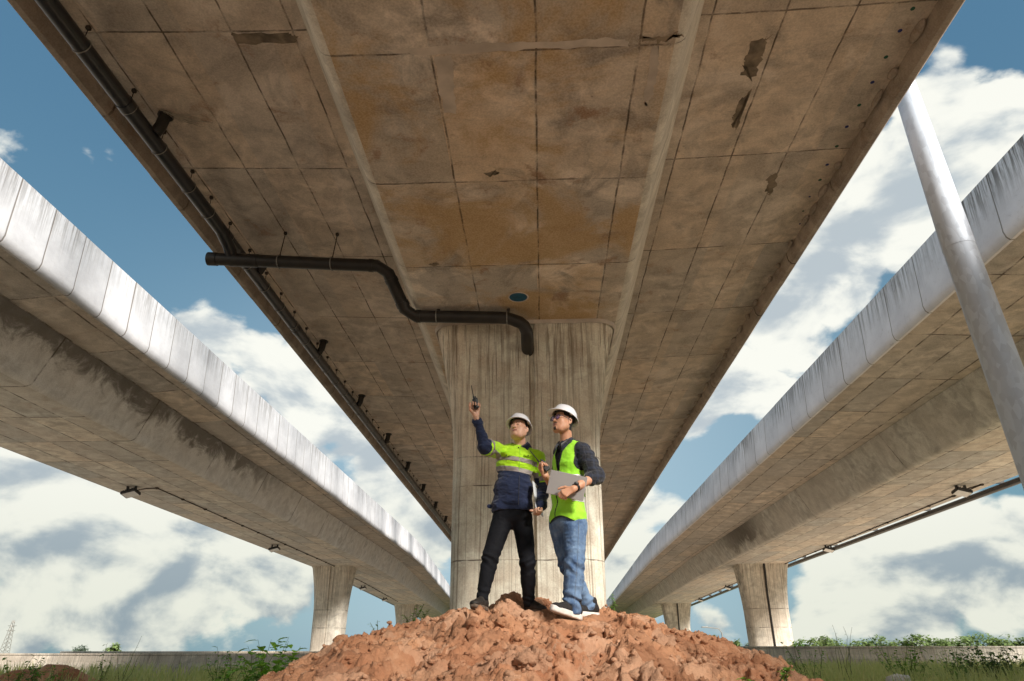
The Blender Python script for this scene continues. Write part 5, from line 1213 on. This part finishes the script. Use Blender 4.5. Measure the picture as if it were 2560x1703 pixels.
def person_two():
    A = lambda x, y, Y: npv(at(x, y, Y))
    root = empty('person', at(1435, 1545, 5.85)); tag(root, 'man in a lime safety vest and blue jeans holding a laptop', 'person')
    nb = A(1415, 1103, 5.90); LS = A(1460, 1126, 5.79); RS = A(1399, 1136, 6.05); LE = A(1490, 1190, 5.74); LW = A(1434, 1222, 5.53)
    RE = A(1385, 1222, 5.97); RW = A(1364, 1190, 5.70); ch = A(1422, 1165, 5.90); be = A(1420, 1230, 5.88); pel = A(1419, 1294, 5.88); LH = A(1438, 1314, 5.82); RH = A(1400, 1312, 5.95)
    LK = A(1436, 1408, 5.76); LA = A(1429, 1508, 5.75); RK = A(1420, 1412, 5.97); RA = A(1467, 1510, 6.07)
    hc = A(1408, 1055, 5.85); Rh = basis((-.72, -.64, .20), (.08, .10, 1)); tb = basis((-.74, -.67, 0), (0, 0, 1)); R3 = np.array(tb); f = npv(tb @ Vector((0, -1, 0))); x_ = npv(tb @ Vector((1, 0, 0)))
    lo = np.array([RW[0]-.10, 5.3, .45]); hi = np.array([LE[0]+.12, 6.35, 2.65]); S = Sdf(lo, hi, .0036)
    S.ell(ch, (.145, .10, .17), R3); S.ell(be, (.135, .10, .15), R3, .04); S.ell(pel, (.14, .10, .10), R3, .04); S.cone(RS, LS, .04, .04, .04)
    S.chain([LS, LE], [.047, .042]); S.cone(LE, LW*.7+LE*.3, .044, .034, .02); S.cone(LW*.7+LE*.3, LW, .034, .027, .02); S.chain([RS, RE], [.038, .040]); S.cone(RE, RW, .041, .026, .02)
    S.chain([RH, RK, RA], [.08, .052, .036]); S.chain([LH, LK, LA], [.08, .052, .036]); S.cone(LA, LA+np.array([0, 0, -.05]), .030, .022); S.cone(RA, RA+np.array([0, 0, -.05]), .030, .022)
    S.cone(nb+np.array([0, .01, -.03]), hc+np.array([.022, .02, -.055]), .058, .052, .03)
    W = head(S, hc, Rh, True)
    dL = Vector((-.84, -.04, -.42)); hand(S, LW+npv(dL)*.006, dL, (-.30, .80, -.45), 1, [(.55, 1.3, .9), (.6, 1.35, .9), (.65, 1.35, .9), (.7, 1.3, .8)], [(.75, .6, .1), (.35, .9, .05), (.1, 1., .0)])
    dR = Vector((-.36, -.10, .92)); hand(S, RW, dR, (.50, -.84, .1), 1, [(.9, 1.2, .6), (1., 1.2, .6), (1.05, 1.25, .6), (1.1, 1.2, .6)], [(.3, .7, .6), (.0, .9, .5), (-.2, .9, .4)])
    Wi = lambda P: (P-npv(hc))@np.array(Rh)
    def cl(P):
        q = Wi(P); fm = np.zeros(len(P), int); ax = np.abs(q[:, 0])
        fm[(ax < .021) & (np.abs(q[:, 2]+.0668) < .0070-.08*ax**1.2) & (q[:, 1] < -.078)] = 1
        fm[(q[:, 2] > .030+.35*np.maximum(0, -q[:, 1]-.03)) & (q[:, 1] > -.05) & (ax < .12) & (q[:, 2] < .16)] = 2
        fm[(q[:, 1] > .030) & (q[:, 2] > -.075) & (q[:, 2] < .05) & (ax < .068)] = 2
        fm[(q[:, 1] > -.004) & (q[:, 1] < .010) & (q[:, 2] > -.014) & (q[:, 2] < .05) & (ax < .0755)] = 2
        fm[(ax < .016) & (q[:, 2] < -.088) & (q[:, 2] > -.116) & (q[:, 1] < -.078)] = 3
        fm[(ax < .026) & (q[:, 2] < -.047) & (q[:, 2] > -.0575) & (q[:, 1] < -.084) & (q[:, 1] > -.102)] = 3
        return fm
    make('body', S, root, [M['skin_b'], M['lip'], M['hair'], M['beard']], cl); del S
    eyes(root, W, (-.002, .003))
    for s_ in (-1, 1): tubeW('eyebrow', W, [(s_*.014, -.097, .0205), (s_*.030, -.094, .0255), (s_*.047, -.082, .0205)], [.0022, .0032, .0016], M['hair'], root)
    helmet(root, Vector(W((0, .004, .056))), Rh, .90, .052, -.10)
    # glasses
    G = None; mb = MB()
    for s_ in (-1, 1): mb.tube([tuple(W((s_*.034+.0255*math.cos(a)*1.05, -.106+.006*abs(math.cos(a)), -.004+.0225*math.sin(a)))) for a in np.linspace(0, 2*PI, 25)], .0030, 6, False)
    mb.tube([tuple(W((-.010, -.107, .004))), tuple(W((0, -.110, .008))), tuple(W((.010, -.107, .004)))], .0024, 6)
    G = mb.build('glasses', M['glassf'], root, True)
    for s_ in (-1, 1):
        MB().tube([tuple(W((s_*.057, -.100, .004))), tuple(W((s_*.074, -.075, .006))), tuple(W((s_*.082, .005, .006))), tuple(W((s_*.083, .02, -.006)))], .0026, 6).build('temple', M['glassf'], G, True)
        n = 20; V = [tuple(W((s_*.033+.0235*math.cos(2*PI*i/n), -.1045+.006*abs(math.cos(2*PI*i/n)), -.003+.0205*math.sin(2*PI*i/n)))) for i in range(n)]; mobj('lens', V, [tuple(range(n))], M['lens'], G)
    # ---- shirt
    lo = np.array([RE[0]-.12, 5.45, pel[2]-.05]); hi = np.array([LE[0]+.14, 6.3, nb[2]+.10]); S = Sdf(lo, hi, .005)
    S.ell(ch, (.155, .108, .185), R3, .03); S.ell(be, (.15, .11, .17), R3, .04)
    S.cone(RS, nb+np.array([-.01, .01, -.03]), .052, .056, .04); S.cone(LS, nb+np.array([.01, .0, -.03]), .062, .058, .04)
    S.cone(LS+np.array([0, 0, -.01]), LE, .070, .074, .03); S.cone(LE+(LE-LS)*-.08, LE+(LW-LE)*.16, .070, .062, .02); S.cone(LE+(LW-LE)*.10, LE+(LW-LE)*.22, .064, .060, .004)
    S.cone(RS, RE, .046, .048, .03); S.cone(RE, RE+(RW-RE)*.2, .048, .046, .01)
    def disp(P):
        d, t_ = segd(P, LS, LE); r = wrinkle(P, .010, 8, 80, (1.4, 1.4, 1.6))+wrinkle(P, .006, 19, 81); m = d < .10; r[m] += .004*np.sin(t_[m]*14+22*P[m, 0]+3*fbm(P[m]*8, 2, 85)); return r
    S.field(disp); Sh, V, F, _ = make('shirt', S, root, [M['plaid']])
    collar(nb+np.array([-.004, -.002, -.018]), x_, f, M['plaid'], Sh, .066, .112, .10)
    # ---- vest
    lo = np.array([ch[0]-.32, 5.5, pel[2]-.16]); hi = np.array([ch[0]+.34, 6.3, nb[2]+.08]); S = Sdf(lo, hi, .0036)
    S.ell(ch+np.array([0, 0, .015]), (.172, .124, .20), R3, .03); S.ell(be, (.172, .130, .20), R3, .05); S.ell(pel+np.array([0, 0, .0]), (.182, .138, .16), R3, .05)
    S.cone(RS+(nb-RS)*.15+np.array([0, 0, -.012]), nb+np.array([-.01, .01, -.035]), .064, .060, .035); S.cone(LS+(nb-LS)*.12+np.array([0, 0, -.010]), nb+np.array([.01, .0, -.035]), .068, .060, .035)
    S.field(lambda P: wrinkle(P, .010, 6, 90, (1.3, 1.3, 1.6))+wrinkle(P, .005, 15, 91))
    def loc(P): q = P-ch; return q@x_, q@f, P[:, 2]
    def hem(u, v, z): return pel[2]-.018-.055*np.clip(np.abs(u-.01)/.16, 0, 1)**2*np.where(v > -.03, 1, .9)+.006*np.sin(u*26)
    def vneck(u, v, z): w_ = .008+.055*np.clip((z-(ch[2]-.055))/.24, 0, 1)**1.1; return (v > 0) & (np.abs(u+.012) < w_)
    def arm(z): return .146+.040*np.clip((ch[2]+.0-z)/.11, 0, 1)**2+.5*(z < ch[2]-.10)
    def vw(z): return .008+.055*np.clip((z-(ch[2]-.055))/.24, 0, 1)**1.1
    def drop(P):
        u, v, z = loc(P); return (z < hem(u, v, z)) | (vneck(u, v, z) & (z > ch[2]-.055)) | (np.linalg.norm(P-nb-np.array([0, 0, .03]), axis=1) < .088) | (u > arm(z)) | (u < -arm(z)-.004)
    def cl(P):
        u, v, z = loc(P); fm = np.zeros(len(P), int); w_ = .008+.055*np.clip((z-(ch[2]-.055))/.24, 0, 1)**1.1
        fm[(v > 0) & (np.abs(np.abs(u+.012)-w_) < .009) & (z > ch[2]-.06)] = 1; fm[(z < hem(u, v, z)+.010)] = 1; fm[(np.abs(u-arm(z)) < .010) & (z > ch[2]-.10)] = 1; fm[(v > 0) & (np.abs(u+.012) < .007)] = 1
        return fm
    def snp(V):
        for k in (0, .010): u, v, z = loc(V); snapto(V, z, hem(u, v, z)+k, (0, 0, 1), .0022)
        u, v, z = loc(V); up = (z > ch[2]-.11)*1.
        snapto(V, u, np.where(up > 0, arm(z), 9.), x_, .0022); u, v, z = loc(V); snapto(V, u, np.where(up > 0, arm(z)-.010, 9.), x_, .0022)
        for sg in (-1, 1):
            for k in (0, .009): u, v, z = loc(V); snapto(V, u, np.where((v > 0) & (z > ch[2]-.055), -.012+sg*(vw(z)+k), 9.), x_, .0020)
        for lv in (ch[2]-.157, ch[2]-.113, be[2]-.107, be[2]-.063): snapto(V, V[:, 2], lv, (0, 0, 1), .0020)
    Vs, V, F, fm = make('safety_vest', S, root, [M['limev'], M['piping']], cl, drop, snp); Cn = V[F].mean(1); u, v, z = loc(Cn)
    lift('reflective_band', V, F, (np.abs(z-ch[2]+.135) < .022), Vs, M['tapew'])
    lift('reflective_band', V, F, (np.abs(z-be[2]+.085) < .022) & ((u > .125) | (v < -.0)), Vs, M['tapew'])
    m = Vs.modifiers.new('cloth', 'SOLIDIFY'); m.thickness = .003
    # armhole piping
    mb = MB(); c = LS+np.array([-.004, -.0, -.045]); dn = npv(Vector(LE-LS).normalized())
    # ---- jeans
    lo = np.array([min(RK[0], LK[0])-.16, 5.5, min(LA[2], RA[2])-.09]); hi = np.array([RA[0]+.16, 6.3, pel[2]+.06]); S = Sdf(lo, hi, .005)
    S.ell(pel+np.array([0, 0, -.03]), (.158, .122, .11), R3, .03); S.cone(LH, LK, .105, .080, .03); S.cone(RH, RK, .100, .078, .03); S.cone(LK, LA, .080, .066, .02); S.cone(RK, RA, .076, .062, .02)
    S.cone(LK+(LA-LK)*.35+np.array([.01, .02, 0]), LK+(LA-LK)*.8, .076, .070, .03); S.cone(LA+np.array([0, 0, -.005]), LA+np.array([.008, .01, -.045]), .070, .068, .01); S.cone(RA+np.array([0, 0, -.0]), RA+np.array([.004, .01, -.03]), .064, .062, .01)
    def disp(P):
        d = wrinkle(P, .008, 7, 96, (1, 1, 2.0))+wrinkle(P, .004, 18, 97, (1, 1, 1.8))
        for K, An, sg in ((LK, LA, 1), (RK, RA, -1)):
            m = np.linalg.norm(P-K, axis=1) < .2; d[m] += .006*np.exp(-((P[m, 2]-K[2]+.03)/.08)**2)*np.sin(P[m, 2]*62+sg*P[m, 0]*60+3*fbm(P[m]*7, 2, 98)); m = np.linalg.norm(P-An, axis=1) < .22; d[m] += .009*np.exp(-((P[m, 2]-An[2]-.02)/.07)**2)*np.sin(P[m, 2]*80+sg*P[m, 0]*40+3*fbm(P[m]*8, 2, 99))
        return d
    S.field(disp); Jn, V, F, _ = make('jeans', S, root, [M['denim']])
    # side seam
    pts = []
    for i in range(22):
        t_ = i/21; c = LH+(LK-LH)*min(1, t_*2) if t_ < .5 else LK+(LA-LK)*(t_*2-1); xx = c[0]+.030-.01*t_; zz = c[2]+.06*(1-t_)
        m = (np.abs(V[:, 0]-xx) < .010) & (np.abs(V[:, 2]-zz) < .010)
        if m.any(): pts.append(Vector((xx, V[m][:, 1].min()-.0005, zz)))
    MB().tube(pts, .0013, 5).build('side_seam', plain('pale_stitching', (.16, .20, .27), .9), Jn, True)
    # ---- shoes
    shoe('sneaker', Vector(at(1452, 1552, 5.80)), Vector(at(1378, 1533, 5.60))+Vector((0, 0, .012)), (-.05, -.10, 1), 0, root, M['sneaker'], M['white_sole'], .034, .004)
    shoe('sneaker', Vector(at(1496, 1546, 6.13)), Vector(at(1432, 1542, 5.96)), (0, 0, 1), 0, root, M['sneaker'], M['white_sole'], .034, .004)
    # ---- watch
    wc = LW*.90+LE*.10; ax = Vector(LE-LW).normalized(); u = Vector((-.25, -.9, .3)); u = (u-ax*u.dot(ax)).normalized(); v = ax.cross(u)
    mb = MB()
    ring = [Vector(wc)+(u*math.cos(a)+v*math.sin(a))*.0315 for a in np.linspace(0, 2*PI, 25)]
    V = []; F = []
    for p in ring[:-1]:
        n_ = (p-Vector(wc)).normalized()
        for s_, e in ((-.011, 0), (.011, 0), (.011, .004), (-.011, .004)): V.append(p+ax*s_+n_*e)
    for i in range(24):
        for q in range(4): F.append((i*4+q, i*4+(q+1) % 4, ((i+1) % 24)*4+(q+1) % 4, ((i+1) % 24)*4+q))
    wt = mobj('wristwatch', V, F, M['radio'], root, True); cc = Vector(wc)+u*.036
    MB().tube([cc-u*.004, cc+u*.006, cc+u*.009], [.020, .020, .017], 24).build('watch_case', M['radio'], wt, True); MB().tube([cc+u*.0085, cc+u*.0100], .0145, 24).build('watch_face', M['radio_g'], wt)
    MB().box(cc+u*.011+v*.004, (.0015, .010, .0015), Matrix((ax, v, u)).transposed()).build('watch_hand', M['white_sole'], wt); MB().box(cc+u*.011+ax*.003, (.008, .0015, .0015), Matrix((ax, v, u)).transposed()).build('watch_hand', M['white_sole'], wt)
    # ---- laptop pressed against the vest
    tl, tr, br, bl = at(1378.8, 1174.5, 5.60), at(1469, 1193, 5.57), at(1457.5, 1253.5, 5.59), at(1363.5, 1232, 5.62); c = (tl+tr+br+bl)/4
    ex = ((tr-tl)+(br-bl)).normalized(); ez = ((tl-bl)+(tr-br)); ez = (ez-ex*ez.dot(ex)).normalized(); ey = ez.cross(ex); Rl = Matrix((ex, ey, ez)).transposed(); Wd = ((tr-tl).length+(br-bl).length)/2; Hd = ((tl-bl).length+(tr-br).length)/2
    lp = empty('laptop', c); tag(lp, 'closed grey laptop held in front of the lime vest', 'laptop')
    c = c+ey*.012
    MB().box(c-ey*.0045, (Wd, .007, Hd), Rl, .003).build('lid', M['alu'], lp); MB().box(c+ey*.005, (Wd-.002, .010, Hd-.002), Rl, .003).build('base', M['alu'], lp); MB().box(c+ey*.0002, (Wd-.006, .0022, Hd-.006), Rl).build('gasket', M['band'], lp)
    walkie('black two-way radio held low at chest height between the two men', Vector(RW)+Vector((-.008, -.042, .075)), (-.60, .05, .80), (.2, -1, 0), .88)
person_two()
